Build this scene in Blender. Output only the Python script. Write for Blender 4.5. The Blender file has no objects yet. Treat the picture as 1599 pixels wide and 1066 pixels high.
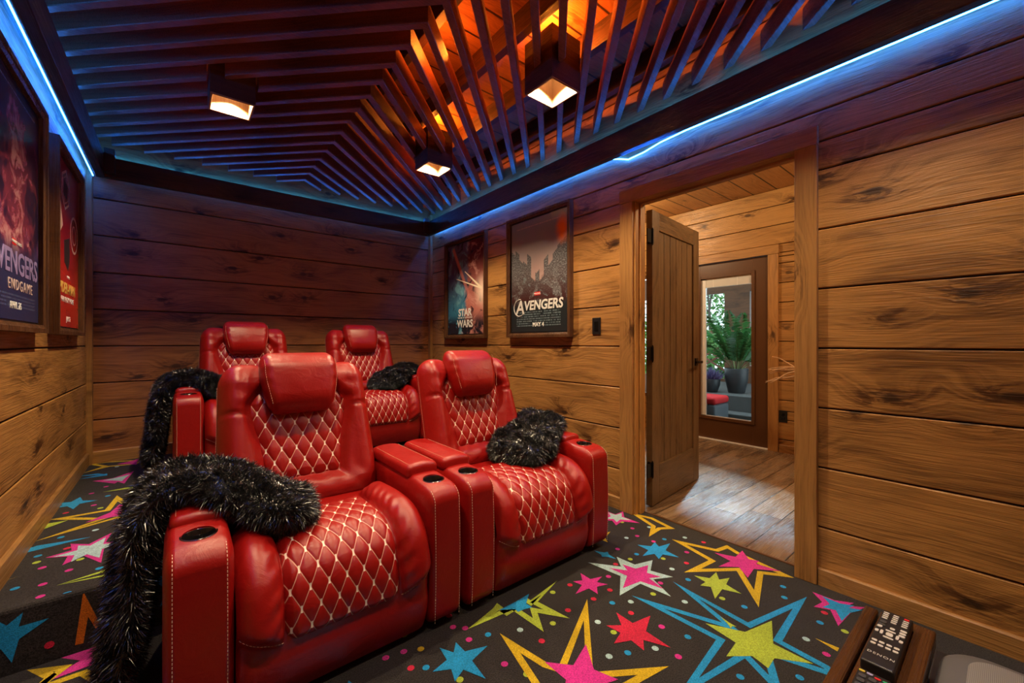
import bpy, bmesh, math, random
import numpy as np
from mathutils import Vector, Matrix, geometry, noise as mnoise

random.seed(7)
RNG = np.random.default_rng(11)
R = math.radians
PI = math.pi
scene = bpy.context.scene
COL = scene.collection

# ------------------------------------------------------------------ camera, world, exposure
cam_d = bpy.data.cameras.new('camera')
cam = bpy.data.objects.new('camera', cam_d)
COL.objects.link(cam)
cam.location = (0, 0, 1.12)
cam.rotation_euler = (R(90), 0, R(-39.3))
cam_d.sensor_width = 36
cam_d.lens = 36 * 640 / 1599
cam_d.shift_y = 1.5 / 1599
cam_d.clip_start = 0.02
scene.camera = cam

world = bpy.data.worlds.new('world')
scene.world = world
world.use_nodes = True
bg = world.node_tree.nodes['Background']
bg.inputs[0].default_value = (0.74, 0.87, 1.0, 1)
bg.inputs[1].default_value = 1.6

vs = scene.view_settings
vs.view_transform = 'Standard'
vs.look = 'None'
vs.exposure = 0.7
vs.gamma = 1
vs.use_curve_mapping = False
scene.cycles.max_bounces = 8
scene.cycles.diffuse_bounces = 5
scene.cycles.glossy_bounces = 4
scene.cycles.transmission_bounces = 6
scene.cycles.sample_clamp_indirect = 4
scene.cycles.use_denoising = True

def lamp(name, kind, loc, energy, color, size=0.05, rot=(0, 0, 0), size_y=None, parent=None):
    d = bpy.data.lights.new(name, kind)
    d.energy = energy
    d.color = color
    if kind == 'AREA':
        d.size = size
        if size_y:
            d.shape = 'RECTANGLE'
            d.size_y = size_y
    else:
        d.shadow_soft_size = size
        if kind == 'SPOT':
            d.spot_size = R(112)
            d.spot_blend = 0.12
    o = bpy.data.objects.new(name, d)
    o.location = loc
    o.rotation_euler = rot
    if parent:
        o.parent = parent
    COL.objects.link(o)
    return o

WARM = (1.0, 0.77, 0.47)
CAN_SPOTS = [(1.615, 1.62), (1.59, 2.93), (0.25, 2.91), (0.25, 1.60), (1.615, 0.30), (0.25, 0.30)]
CAN_POWER = 62
pl_ = lamp('added_porch_fill', 'SPOT', (5.55, 2.25, 2.35), 420, (0.55, 0.78, 1.0), 0.04)  # added unseen spot, stands in for daylight to throw the bluish hall floor patch
pl_.rotation_euler = Vector((-0.85, -0.12, -0.62)).to_track_quat('-Z', 'Y').to_euler()
pl_.data.spot_size = R(75)
lamp('added_porch_fill', 'POINT', (5.5, 2.6, 2.3), 80, (0.72, 0.88, 1.0), 0.08)  # added unseen cool fill that brightens the porch plants
for x, y in [(1.15, 2.0), (1.25, 1.0)]:
    lamp('unseen_uplight', 'POINT', (x, y, 2.74), 4.5, (1.0, 0.22, 0.02), 0.06)  # extra orange lights with no fixture, added to spread the glow above the slats
for x, y in [(3.3, 0.2), (3.7, 2.9)]:
    lamp('hall_lamp', 'POINT', (x, y, 2.55), 38, WARM, 0.08)

# ------------------------------------------------------------------ materials
class NT:
    def __init__(s, name):
        s.m = bpy.data.materials.new(name)
        s.m.use_nodes = True
        s.t = s.m.node_tree
        s.b = s.t.nodes['Principled BSDF']
        s.out = s.t.nodes['Material Output']
    def n(s, typ, **kw):
        nd = s.t.nodes.new(typ)
        for k, v in kw.items():
            setattr(nd, k, v)
        return nd
    def link(s, a, b):
        s.t.links.new(a, b)
    def put(s, sock, v):
        if isinstance(v, bpy.types.NodeSocket):
            s.link(v, sock)
        else:
            if sock.type == 'RGBA' and len(v) == 3:
                v = (*v, 1)
            sock.default_value = v
    def math(s, op, a, b=0.0, c=None):
        nd = s.n('ShaderNodeMath', operation=op)
        s.put(nd.inputs[0], a); s.put(nd.inputs[1], b)
        if c is not None:
            s.put(nd.inputs[2], c)
        return nd.outputs[0]
    def mix(s, f, a, b):
        nd = s.n('ShaderNodeMix', data_type='RGBA')
        s.put(nd.inputs[0], f); s.put(nd.inputs[6], a); s.put(nd.inputs[7], b)
        return nd.outputs[2]
    def mul(s, f, a, b):
        nd = s.n('ShaderNodeMix', data_type='RGBA', blend_type='MULTIPLY')
        s.put(nd.inputs[0], f); s.put(nd.inputs[6], a); s.put(nd.inputs[7], b)
        return nd.outputs[2]
    def comb(s, x, y, z):
        nd = s.n('ShaderNodeCombineXYZ')
        s.put(nd.inputs[0], x); s.put(nd.inputs[1], y); s.put(nd.inputs[2], z)
        return nd.outputs[0]
    def sep(s, v):
        nd = s.n('ShaderNodeSeparateXYZ')
        s.link(v, nd.inputs[0])
        return nd.outputs
    def obj(s):
        return s.n('ShaderNodeTexCoord').outputs['Object']
    def uv(s):
        return s.n('ShaderNodeTexCoord').outputs['UV']
    def noise(s, v, scale, detail=2, rough=0.5, dist=0.0):
        nd = s.n('ShaderNodeTexNoise')
        if v is not None:
            s.link(v, nd.inputs['Vector'])
        nd.inputs['Scale'].default_value = scale
        nd.inputs['Detail'].default_value = detail
        nd.inputs['Roughness'].default_value = rough
        nd.inputs['Distortion'].default_value = dist
        return nd.outputs['Fac']
    def step(s, v, lo, hi, a=0.0, b=1.0):
        nd = s.n('ShaderNodeMapRange', interpolation_type='SMOOTHSTEP')
        s.put(nd.inputs[0], v)
        for i, q in enumerate((lo, hi, a, b)):
            nd.inputs[i + 1].default_value = q
        return nd.outputs[0]
    def bump(s, h, dist, strength=1.0):
        nd = s.n('ShaderNodeBump')
        nd.inputs['Distance'].default_value = dist
        nd.inputs['Strength'].default_value = strength
        s.link(h, nd.inputs['Height'])
        s.link(nd.outputs[0], s.b.inputs['Normal'])
    def set(s, **kw):
        for k, v in kw.items():
            s.put(s.b.inputs[k.replace('_', ' ')], v)
        return s

def plain(name, color, rough=0.5, metal=0.0, spec=0.5, var=0.0, vscale=20):
    t = NT(name)
    t.set(Roughness=rough, Metallic=metal)
    t.b.inputs['Specular IOR Level'].default_value = spec
    f = t.noise(t.obj(), vscale, 3)
    k = max(var, 0.04)
    t.put(t.b.inputs['Base Color'], t.mix(f, tuple(c * (1 - k) for c in color), tuple(min(1, c * (1 + k)) for c in color)))
    return t.m

def glow(name, color, strength):
    t = NT(name)
    t.set(Base_Color=color, Roughness=0.5)
    t.b.inputs['Emission Color'].default_value = (*color, 1)
    t.b.inputs['Emission Strength'].default_value = strength
    return t.m

def wood(name, along, across, light=(0.52, 0.255, 0.074), dark=(0.10, 0.038, 0.010), pitch=0.276, off=0.265,
         knots=1.0, rough=0.42, blotch=0.6, ring=1.0, kx=1.7, ky=3.2, uneven=0.35, seam=0.0, plank_len=0.0):
    """Knotty stained pine: grain that flows round the knots, one offset per board."""
    t = NT(name)
    s = t.sep(t.obj())
    a, b = s['XYZ'.index(along)], s['XYZ'.index(across)]
    c = s[[i for i in range(3) if 'XYZ'[i] not in (along, across)][0]]
    idx = t.math('FLOOR', t.math('DIVIDE', t.math('SUBTRACT', b, off), pitch))
    wn = t.n('ShaderNodeTexWhiteNoise', noise_dimensions='1D')
    t.link(t.math('ADD', idx, 5.37), wn.inputs['W'])
    rnd = wn.outputs['Value']
    a2 = t.math('ADD', a, t.math('MULTIPLY', rnd, 23.0))
    b2 = t.math('ADD', b, t.math('MULTIPLY', rnd, 7.0))
    vec = t.comb(a2, b2, t.math('MULTIPLY', c, 0.6))
    # knots
    wob = t.noise(vec, 9.0, 2)
    kv = t.comb(t.math('ADD', t.math('MULTIPLY', a2, kx), t.math('MULTIPLY', wob, 0.10)),
                t.math('ADD', t.math('MULTIPLY', b2, ky), t.math('MULTIPLY', wob, 0.06)), 0.0)
    vo = t.n('ShaderNodeTexVoronoi', voronoi_dimensions='2D')
    t.link(kv, vo.inputs['Vector']); vo.inputs['Scale'].default_value = 1.0
    vo.inputs['Randomness'].default_value = 0.9
    d = vo.outputs['Distance']
    kc = t.sep(vo.outputs['Color'])[0]
    on = t.step(kc, 0.12, 0.2)
    near = t.math('MULTIPLY', t.step(d, 0.02, 0.45, 1, 0), on)
    core = t.math('MULTIPLY', t.step(d, 0.03, 0.075, 1, 0), on)
    feather = t.noise(t.comb(t.math('MULTIPLY', a2, 6.0), t.math('MULTIPLY', b2, 22.0), rnd), 1.0, 4, 0.7, 1.5)
    halo = t.math('MULTIPLY', t.math('MULTIPLY', t.step(d, 0.04, 0.27, 1, 0), on), t.step(feather, 0.40, 0.62))
    # grain field
    low = t.noise(t.comb(t.math('MULTIPLY', a2, 0.9), t.math('MULTIPLY', b2, 3.2), rnd), 1.0, 2, 0.5, 0.3)
    g = t.math('ADD', t.math('MULTIPLY', b2, 1.0), t.math('ADD', t.math('MULTIPLY', low, 0.24), t.math('MULTIPLY', near, 0.085)))
    w = t.math('SINE', t.math('MULTIPLY', g, 300.0))
    w2 = t.math('SINE', t.math('MULTIPLY', g, 131.0))
    rings = t.step(t.math('ADD', t.math('MULTIPLY', w, 0.6), t.math('MULTIPLY', w2, 0.4)), -0.9, 1.0)
    fib = t.noise(t.comb(t.math('MULTIPLY', a2, 5.0), t.math('MULTIPLY', b2, 210.0), t.math('MULTIPLY', c, 210.0)), 1.0, 3, 0.6)
    fib = t.step(fib, 0.30, 0.70)
    fibm = t.step(t.noise(t.comb(t.math('MULTIPLY', a2, 1.6), t.math('MULTIPLY', g, 75.0), rnd), 1.0, 3, 0.6), 0.32, 0.68)
    pale = t.math('MULTIPLY', t.step(w, 0.82, 0.99), t.step(low, 0.42, 0.6))
    blt = t.noise(t.comb(t.math('MULTIPLY', a2, 1.4), t.math('MULTIPLY', b2, 5.5), 0.0), 1.3, 4, 0.6, 0.8)
    f = t.math('ADD', t.math('MULTIPLY', rings, 0.13 * ring), t.math('ADD', t.math('MULTIPLY', fib, 0.27), t.math('MULTIPLY', fibm, 0.30)))
    f = t.math('SUBTRACT', f, t.math('MULTIPLY', pale, 0.16 * ring))
    f = t.math('ADD', f, t.math('MULTIPLY', t.step(blt, 0.35, 0.72), blotch * 0.75))
    f = t.math('ADD', f, t.math('MULTIPLY', rnd, uneven * 0.5))
    f = t.math('ADD', t.math('SUBTRACT', f, 0.25), t.math('MULTIPLY', halo, 0.70 * knots))
    col = t.mix(t.step(f, 0.0, 1.05), light, dark)
    col = t.mix(t.math('MULTIPLY', core, 0.85 * knots), col, tuple(q * 0.30 for q in dark))
    if seam:
        fr = t.math('FRACT', t.math('DIVIDE', t.math('SUBTRACT', b, off), pitch))
        dd = t.math('MULTIPLY', t.math('MINIMUM', fr, t.math('SUBTRACT', 1.0, fr)), pitch)
        if plank_len:
            fa = t.math('FRACT', t.math('DIVIDE', a2, plank_len))
            dd = t.math('MINIMUM', dd, t.math('MULTIPLY', t.math('MINIMUM', fa, t.math('SUBTRACT', 1.0, fa)), plank_len))
            wn2 = t.n('ShaderNodeTexWhiteNoise', noise_dimensions='2D')
            t.link(t.comb(t.math('FLOOR', t.math('DIVIDE', a2, plank_len)), idx, 0.0), wn2.inputs['Vector'])
            col = t.mul(t.step(wn2.outputs['Value'], 0.2, 1.0, 0.0, 0.75), col, (0.50, 0.45, 0.42))
        col = t.mix(t.step(dd, seam * 0.5, seam, 1, 0), col, tuple(q * 0.2 for q in dark))
    t.put(t.b.inputs['Base Color'], col)
    t.put(t.b.inputs['Roughness'], t.step(fib, 0.2, 0.9, rough - 0.06, rough + 0.12))
    t.b.inputs['Specular IOR Level'].default_value = 0.4
    hh = t.math('ADD', t.math('MULTIPLY', fib, 0.5), t.math('ADD', t.math('MULTIPLY', rings, 0.25), t.math('MULTIPLY', halo, 0.5)))
    t.bump(hh, 0.0022, 0.6)
    return t.m

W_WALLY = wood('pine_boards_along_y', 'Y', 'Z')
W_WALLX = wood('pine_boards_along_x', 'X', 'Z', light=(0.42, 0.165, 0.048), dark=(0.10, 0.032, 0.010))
W_POST = wood('pine_trim_upright', 'Z', 'Y', pitch=50, off=-20, knots=0.8, blotch=0.3, light=(0.45, 0.225, 0.070))
W_POSTX = wood('pine_trim_upright_x', 'Z', 'X', pitch=50, off=-20, knots=0.7, blotch=0.3)
W_TRIMY = wood('pine_trim_along_y', 'Y', 'Z', pitch=50, off=-20, knots=0.5, blotch=0.4, light=(0.42, 0.215, 0.070))
W_TRIMX = wood('pine_trim_along_x', 'X', 'Z', pitch=50, off=-20, knots=0.5, blotch=0.3)
W_DARKY = wood('dark_stained_beam_y', 'Y', 'Z', pitch=50, off=-20, light=(0.075, 0.026, 0.012), dark=(0.02, 0.008, 0.005), knots=0.6)
W_DARKX = wood('dark_stained_beam_x', 'X', 'Z', pitch=50, off=-20, light=(0.075, 0.026, 0.012), dark=(0.02, 0.008, 0.005), knots=0.6)
W_SLAT = wood('dark_stained_slat', 'X', 'Z', pitch=50, off=-20, light=(0.27, 0.075, 0.036), dark=(0.05, 0.015, 0.009), knots=0.5)
W_CEIL = wood('ceiling_boards', 'X', 'Y', pitch=0.20, off=0.0, seam=0.009, light=(0.42, 0.15, 0.045), dark=(0.15, 0.045, 0.015), knots=0.7, blotch=0.4)
W_HCEIL = wood('hall_ceiling_boards', 'X', 'Y', pitch=0.22, off=0.0, seam=0.009, light=(0.5, 0.24, 0.08), dark=(0.2, 0.08, 0.02), knots=0.6, blotch=0.3)
W_FLOOR = wood('hall_floor_planks', 'X', 'Y', pitch=0.185, off=0.0, light=(0.34, 0.225, 0.13), dark=(0.11, 0.062, 0.034), knots=0.25, rough=0.20, uneven=0.4, seam=0.004, plank_len=1.15, blotch=0.8)
W_DOOR = wood('door_upright_wood', 'Z', 'X', pitch=0.1, off=-0.003, light=(0.19, 0.115, 0.052), dark=(0.06, 0.033, 0.015), knots=0.12, rough=0.42)
W_DOORH = wood('door_rail_wood', 'X', 'Z', pitch=50, off=-20, light=(0.19, 0.115, 0.052), dark=(0.06, 0.033, 0.015), knots=0.2, rough=0.42)
W_FRAME = wood('poster_frame_wood', 'Y', 'X', pitch=50, off=-20, light=(0.13, 0.058, 0.026), dark=(0.045, 0.018, 0.01), knots=0.1, rough=0.3)
W_SHELF = wood('shelf_stained_wood', 'X', 'Y', pitch=50, off=-20, light=(0.075, 0.028, 0.009), dark=(0.022, 0.008, 0.004), knots=0.4, rough=0.22)
W_CAN = wood('lamp_box_wood', 'Z', 'X', pitch=50, off=-20, light=(0.40, 0.22, 0.10), dark=(0.12, 0.06, 0.025), knots=0.2)
M_BLACK = plain('black_plastic', (0.012, 0.012, 0.013), 0.35)
M_BLKMET = plain('black_metal', (0.010, 0.009, 0.009), 0.4, 0.6)
M_CHROME = plain('dark_chrome', (0.16, 0.15, 0.15), 0.12, 1.0)
M_GLOSSBLK = plain('gloss_black_plastic', (0.008, 0.007, 0.007), 0.08)
M_GAP = plain('dark_gap', (0.012, 0.006, 0.003), 0.9)
M_THREAD = plain('cream_thread', (0.86, 0.62, 0.46), 0.7)
M_THREAD2 = plain('pale_red_thread', (0.62, 0.27, 0.19), 0.7)
M_BROWNPAINT = plain('brown_paint', (0.105, 0.045, 0.018), 0.35)
M_WHITE = plain('white_vinyl', (0.78, 0.78, 0.76), 0.4)
M_LED = glow('blue_led', (0.016, 0.15, 1.0), 46.0)
M_LED_BACK = glow('blue_led_back', (0.016, 0.15, 1.0), 9.0)
M_LED_UP = glow('blue_led_dim', (0.010, 0.19, 1.0), 40.0)
M_BULB = glow('warm_bulb', (1.0, 0.78, 0.48), 9.0)

def leather(name, quilt=None):
    t = NT(name)
    o = t.obj()
    vo = t.n('ShaderNodeTexVoronoi', feature='DISTANCE_TO_EDGE')
    t.link(o, vo.inputs['Vector']); vo.inputs['Scale'].default_value = 420
    big = t.noise(o, 5.0, 3, 0.55, 0.6)
    wr = t.noise(o, 16.0, 3, 0.6, 1.2)
    base = t.mix(big, (0.235, 0.0032, 0.0028), (0.35, 0.0078, 0.006))
    h = t.math('ADD', t.math('MULTIPLY', t.step(vo.outputs[0], 0, 0.25), 0.035), t.math('MULTIPLY', wr, 1.0))
    if quilt:
        u = t.sep(t.uv())
        p = t.math('ADD', u[0], u[1]); q = t.math('SUBTRACT', u[0], u[1])
        def dst(v):
            return t.math('ABSOLUTE', t.math('SUBTRACT', t.math('FRACT', t.math('ADD', v, 0.5)), 0.5))
        dp, dq = dst(p), dst(q)
        line = t.step(t.math('MINIMUM', dp, dq), 0.016, 0.034, 1, 0)
        def sgn(v):
            return t.math('SUBTRACT', t.math('FRACT', t.math('ADD', v, 0.5)), 0.5)
        U = t.math('ABSOLUTE', t.math('MULTIPLY', t.math('ADD', sgn(p), sgn(q)), 0.5))
        V = t.math('ABSOLUTE', t.math('MULTIPLY', t.math('SUBTRACT', sgn(p), sgn(q)), 0.5))
        bar = t.math('MULTIPLY', t.step(U, 0.045, 0.06, 1, 0), t.step(V, 0.085, 0.10, 1, 0))
        base = t.mix(t.math('MULTIPLY', line, 0.85), base, (0.72, 0.40, 0.30))
        base = t.mix(bar, base, (0.92, 0.76, 0.62))
    t.put(t.b.inputs['Base Color'], base)
    t.put(t.b.inputs['Roughness'], t.step(big, 0.2, 0.8, 0.30, 0.39))
    t.b.inputs['Specular IOR Level'].default_value = 0.45
    t.bump(h, 0.0060, 0.42)
    return t.m

M_LEATHER = leather('red_leather')
M_QUILT = leather('red_quilted_leather', True)

def fur_mat():
    t = NT('black_fur')
    f = t.noise(t.obj(), 60, 2)
    t.put(t.b.inputs['Base Color'], t.mix(t.step(f, 0.45, 0.7), (0.004, 0.004, 0.005), (0.030, 0.029, 0.030)))
    t.set(Roughness=0.26)
    t.b.inputs['Specular IOR Level'].default_value = 0.9
    return t.m
M_FUR = fur_mat()

def carpet(name, color, k=0.35):
    t = NT(name)
    f = t.noise(t.obj(), 210, 3, 0.8)
    g = t.noise(t.obj(), 7, 3, 0.6)
    v = t.step(f, 0.28, 0.72, 1 - k, 1 + k)
    v = t.math('MULTIPLY', v, t.step(g, 0.2, 0.8, 0.82, 1.12))
    nd = t.n('ShaderNodeVectorMath', operation='SCALE')
    nd.inputs[0].default_value = color
    t.link(v, nd.inputs['Scale'])
    t.link(nd.outputs[0], t.b.inputs['Base Color'])
    t.set(Roughness=0.95)
    t.b.inputs['Specular IOR Level'].default_value = 0.1
    t.b.inputs['Sheen Weight'].default_value = 0.1
    t.bump(f, 0.006, 0.8)
    return t.m
CARPET = [carpet('carpet_charcoal', (0.029, 0.025, 0.024), 0.85), carpet('carpet_magenta', (0.62, 0.03, 0.28)),
          carpet('carpet_yellow', (0.62, 0.42, 0.015)), carpet('carpet_sky', (0.015, 0.31, 0.66)),
          carpet('carpet_lime', (0.40, 0.52, 0.05)), carpet('carpet_white', (0.42, 0.62, 0.64)),
          carpet('carpet_red', (0.60, 0.018, 0.06)), carpet('carpet_orange', (0.62, 0.16, 0.012))]
CIDX = {'magenta': 1, 'yellow': 2, 'sky': 3, 'lime': 4, 'white': 5, 'red': 6, 'orange': 7}

# ------------------------------------------------------------------ mesh helpers
def tag(o, label=None, cat=None, group=None, kind=None):
    if label: o['label'] = label
    if cat: o['category'] = cat
    if group: o['group'] = group
    if kind: o['kind'] = kind
    return o

def link_mesh(name, me, parent=None, mats=(), smooth=None):
    o = bpy.data.objects.new(name, me)
    COL.objects.link(o)
    for m in mats:
        me.materials.append(m)
    if parent is not None:
        o.parent = parent
    if smooth is not None:
        me.shade_smooth() if smooth else me.shade_flat()
    return o

def empty(name, loc=(0, 0, 0), rz=0.0):
    o = bpy.data.objects.new(name, None)
    o.empty_display_size = 0.1
    o.location = loc
    o.rotation_euler = (0, 0, rz)
    COL.objects.link(o)
    return o

class MB:
    def __init__(s):
        s.v, s.f, s.mi = [], [], []
    def add(s, vs, fs, mi=0):
        n = len(s.v)
        s.v += [tuple(p) for p in vs]
        s.f += [tuple(i + n for i in q) for q in fs]
        s.mi += [mi] * len(fs)
        return s
    def box(s, lo, hi, mi=0, ch=0.0):
        x0, y0, z0 = lo; x1, y1, z1 = hi
        if ch <= 0:
            vs = [(x0, y0, z0), (x1, y0, z0), (x1, y1, z0), (x0, y1, z0), (x0, y0, z1), (x1, y0, z1), (x1, y1, z1), (x0, y1, z1)]
            fs = [(0, 3, 2, 1), (4, 5, 6, 7), (0, 1, 5, 4), (1, 2, 6, 5), (2, 3, 7, 6), (3, 0, 4, 7)]
            return s.add(vs, fs, mi)
        bm = bmesh.new()
        bmesh.ops.create_cube(bm, size=1)
        for v in bm.verts:
            v.co = Vector(((x0 + x1) / 2 + v.co.x * (x1 - x0), (y0 + y1) / 2 + v.co.y * (y1 - y0), (z0 + z1) / 2 + v.co.z * (z1 - z0)))
        bmesh.ops.bevel(bm, geom=list(bm.edges), offset=ch, segments=2, affect='EDGES', profile=0.5)
        bm.verts.index_update()
        s.add([v.co[:] for v in bm.verts], [[v.index for v in f.verts] for f in bm.faces], mi)
        bm.free()
        return s
    def prism(s, poly, z0, z1, mi=0, axis='Z'):
        n = len(poly)
        def pt(p, z):
            return {'Z': (p[0], p[1], z), 'X': (z, p[0], p[1]), 'Y': (p[0], z, p[1])}[axis]
        vs = [pt(p, z0) for p in poly] + [pt(p, z1) for p in poly]
        fs = [tuple(range(n))[::-1], tuple(range(n, 2 * n))] + [(i, (i + 1) % n, n + (i + 1) % n, n + i) for i in range(n)]
        return s.add(vs, fs, mi)
    def tube(s, pts, r, n=8, mi=0, caps=True):
        pts = [Vector(p) for p in pts]
        rs = r if isinstance(r, (list, tuple)) else [r] * len(pts)
        rings, up = [], None
        for i, p in enumerate(pts):
            d = (pts[min(i + 1, len(pts) - 1)] - pts[max(i - 1, 0)]).normalized()
            if up is None:
                up = d.orthogonal().normalized()
            else:
                up = (up - d * up.dot(d)).normalized()
            w = d.cross(up)
            rings.append([p + (up * math.cos(2 * PI * k / n) + w * math.sin(2 * PI * k / n)) * rs[i] for k in range(n)])
        vs = [q for ring in rings for q in ring]
        fs = [(i * n + k, i * n + (k + 1) % n, (i + 1) * n + (k + 1) % n, (i + 1) * n + k) for i in range(len(pts) - 1) for k in range(n)]
        if caps:
            fs += [tuple(range(n))[::-1], tuple(range((len(pts) - 1) * n, len(pts) * n))]
        return s.add(vs, fs, mi)
    def lathe(s, prof, c, n=28, mi=0):
        vs, fs = [], []
        for r, z in prof:
            for k in range(n):
                a = 2 * PI * k / n
                vs.append((c[0] + r * math.cos(a), c[1] + r * math.sin(a), c[2] + z))
        for i in range(len(prof) - 1):
            for k in range(n):
                fs.append((i * n + k, i * n + (k + 1) % n, (i + 1) * n + (k + 1) % n, (i + 1) * n + k))
        return s.add(vs, fs, mi)
    def build(s, name, mats, parent=None, smooth=False):
        me = bpy.data.meshes.new(name)
        me.from_pydata(s.v, [], s.f)
        if not isinstance(mats, (list, tuple)):
            mats = [mats]
        o = link_mesh(name, me, parent, mats)
        me.polygons.foreach_set('material_index', s.mi)
        if smooth:
            me.shade_smooth()
            if smooth == 'auto':
                me.set_sharp_from_angle(angle=R(40))
        me.update()
        return o

def struct(o):
    o['kind'] = 'structure'
    return o

def rbox_arrays(lo, hi, r, res, deform=None):
    """Rounded box as a dense quad mesh, with a numpy deform."""
    lo = np.array(lo, float); hi = np.array(hi, float)
    r = np.array(r if hasattr(r, '__len__') else (r, r, r), float)
    r = np.minimum(r, (hi - lo) / 2 - 1e-5)
    n = [max(2, int(math.ceil((hi[i] - lo[i]) / res))) for i in range(3)]
    def ticks(i):
        # extra density on the rounded ends
        t = np.linspace(0, 1, n[i] + 1)
        p = lo[i] + (hi[i] - lo[i]) * t
        e = r[i] * np.array([0.0, 0.2, 0.45, 0.72])
        p = np.concatenate([lo[i] + e, hi[i] - e, p[(p > lo[i] + r[i] * 0.95) & (p < hi[i] - r[i] * 0.95)], [lo[i] + r[i], hi[i] - r[i]]])
        p = np.unique(np.round(p, 6))
        return p
    T = [ticks(i) for i in range(3)]
    idx, V, F = {}, [], []
    def vid(k):
        if k not in idx:
            idx[k] = len(V)
            V.append((T[0][k[0]], T[1][k[1]], T[2][k[2]]))
        return idx[k]
    L = [len(t) - 1 for t in T]
    for ax in range(3):
        u, w = [(1, 2), (2, 0), (0, 1)][ax]
        for side in (0, 1):
            for i in range(L[u]):
                for j in range(L[w]):
                    def key(a, b):
                        k = [0, 0, 0]; k[ax] = side * L[ax]; k[u] = a; k[w] = b
                        return tuple(k)
                    q = [vid(key(i, j)), vid(key(i + 1, j)), vid(key(i + 1, j + 1)), vid(key(i, j + 1))]
                    F.append(q if side else q[::-1])
    P = np.array(V)
    C = np.clip(P, lo + r, hi - r)
    D = (P - C) / r
    ln = np.linalg.norm(D, axis=1, keepdims=True)
    
    P = np.where(ln > 1e-9, C + D / np.maximum(ln, 1e-9) * r, C)
    if deform is not None:
        P = deform(P)
    return P, F

def rbox(name, lo, hi, r, res, mat, parent, deform=None, sx=1):
    P, F = rbox_arrays(lo, hi, r, res, deform)
    if sx < 0:
        P = P * np.array([-1, 1, 1]); F = [f[::-1] for f in F]
    me = bpy.data.meshes.new(name)
    me.from_pydata(P.tolist(), [], F)
    return link_mesh(name, me, parent, [mat], True)

def sstep(x, a, b):
    t = np.clip((x - a) / (b - a), 0, 1)
    return t * t * (3 - 2 * t)

def grid_mesh(name, P, mat, parent, uv=None, flip=False, smooth=True):
    ni, nj = P.shape[:2]
    ids = np.arange(ni * nj).reshape(ni, nj)
    q = np.stack([ids[:-1, :-1], ids[1:, :-1], ids[1:, 1:], ids[:-1, 1:]], -1).reshape(-1, 4)
    if flip:
        q = q[:, ::-1]
    me = bpy.data.meshes.new(name)
    me.from_pydata(P.reshape(-1, 3).tolist(), [], q.tolist())
    if uv is not None:
        l = me.uv_layers.new(name='uv')
        l.data.foreach_set('uv', uv.reshape(-1, 2)[q.reshape(-1)].reshape(-1).astype(np.float32))
    return link_mesh(name, me, parent, [mat], smooth)

def stitch(mb, pts, r=0.0011, dash=0.007, gap=0.0035, mi=0):
    pts = [Vector(p) for p in pts]
    seg, acc = [], 0.0
    L = [0.0]
    for a, b in zip(pts, pts[1:]):
        L.append(L[-1] + (b - a).length)
    def at(s):
        for i in range(len(L) - 1):
            if s <= L[i + 1] or i == len(L) - 2:
                k = (s - L[i]) / max(1e-9, L[i + 1] - L[i])
                return pts[i].lerp(pts[i + 1], k)
    s = 0.0
    while s + dash < L[-1]:
        mb.tube([at(s), at(s + dash)], r, 5, mi)
        s += dash + gap

def text_mesh(name, body, size, mat, parent, loc, depth=0.0006, align='CENTER', shear=0.0, space=1.0, sx=1.0, bold=0.0):
    cu = bpy.data.curves.new(name, 'FONT')
    cu.body = body; cu.size = size; cu.extrude = depth; cu.align_x = align; cu.shear = shear
    cu.space_character = space; cu.offset = bold
    cu.resolution_u = 3
    t = bpy.data.objects.new(name, cu)
    COL.objects.link(t)
    dg = bpy.context.evaluated_depsgraph_get()
    me = bpy.data.meshes.new_from_object(t.evaluated_get(dg))
    bpy.data.objects.remove(t)
    me.name = name
    for v in me.vertices:
        v.co.x *= sx
        v.co = v.co + Vector(loc)
    me.materials.clear()
    return link_mesh(name, me, parent, [mat])

# ------------------------------------------------------------------ the room
XL, XR, YB, YF = -0.51, 2.31, 4.33, -0.60
SEAMS = [0.265 + 0.276 * k for k in range(-1, 10)]

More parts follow.
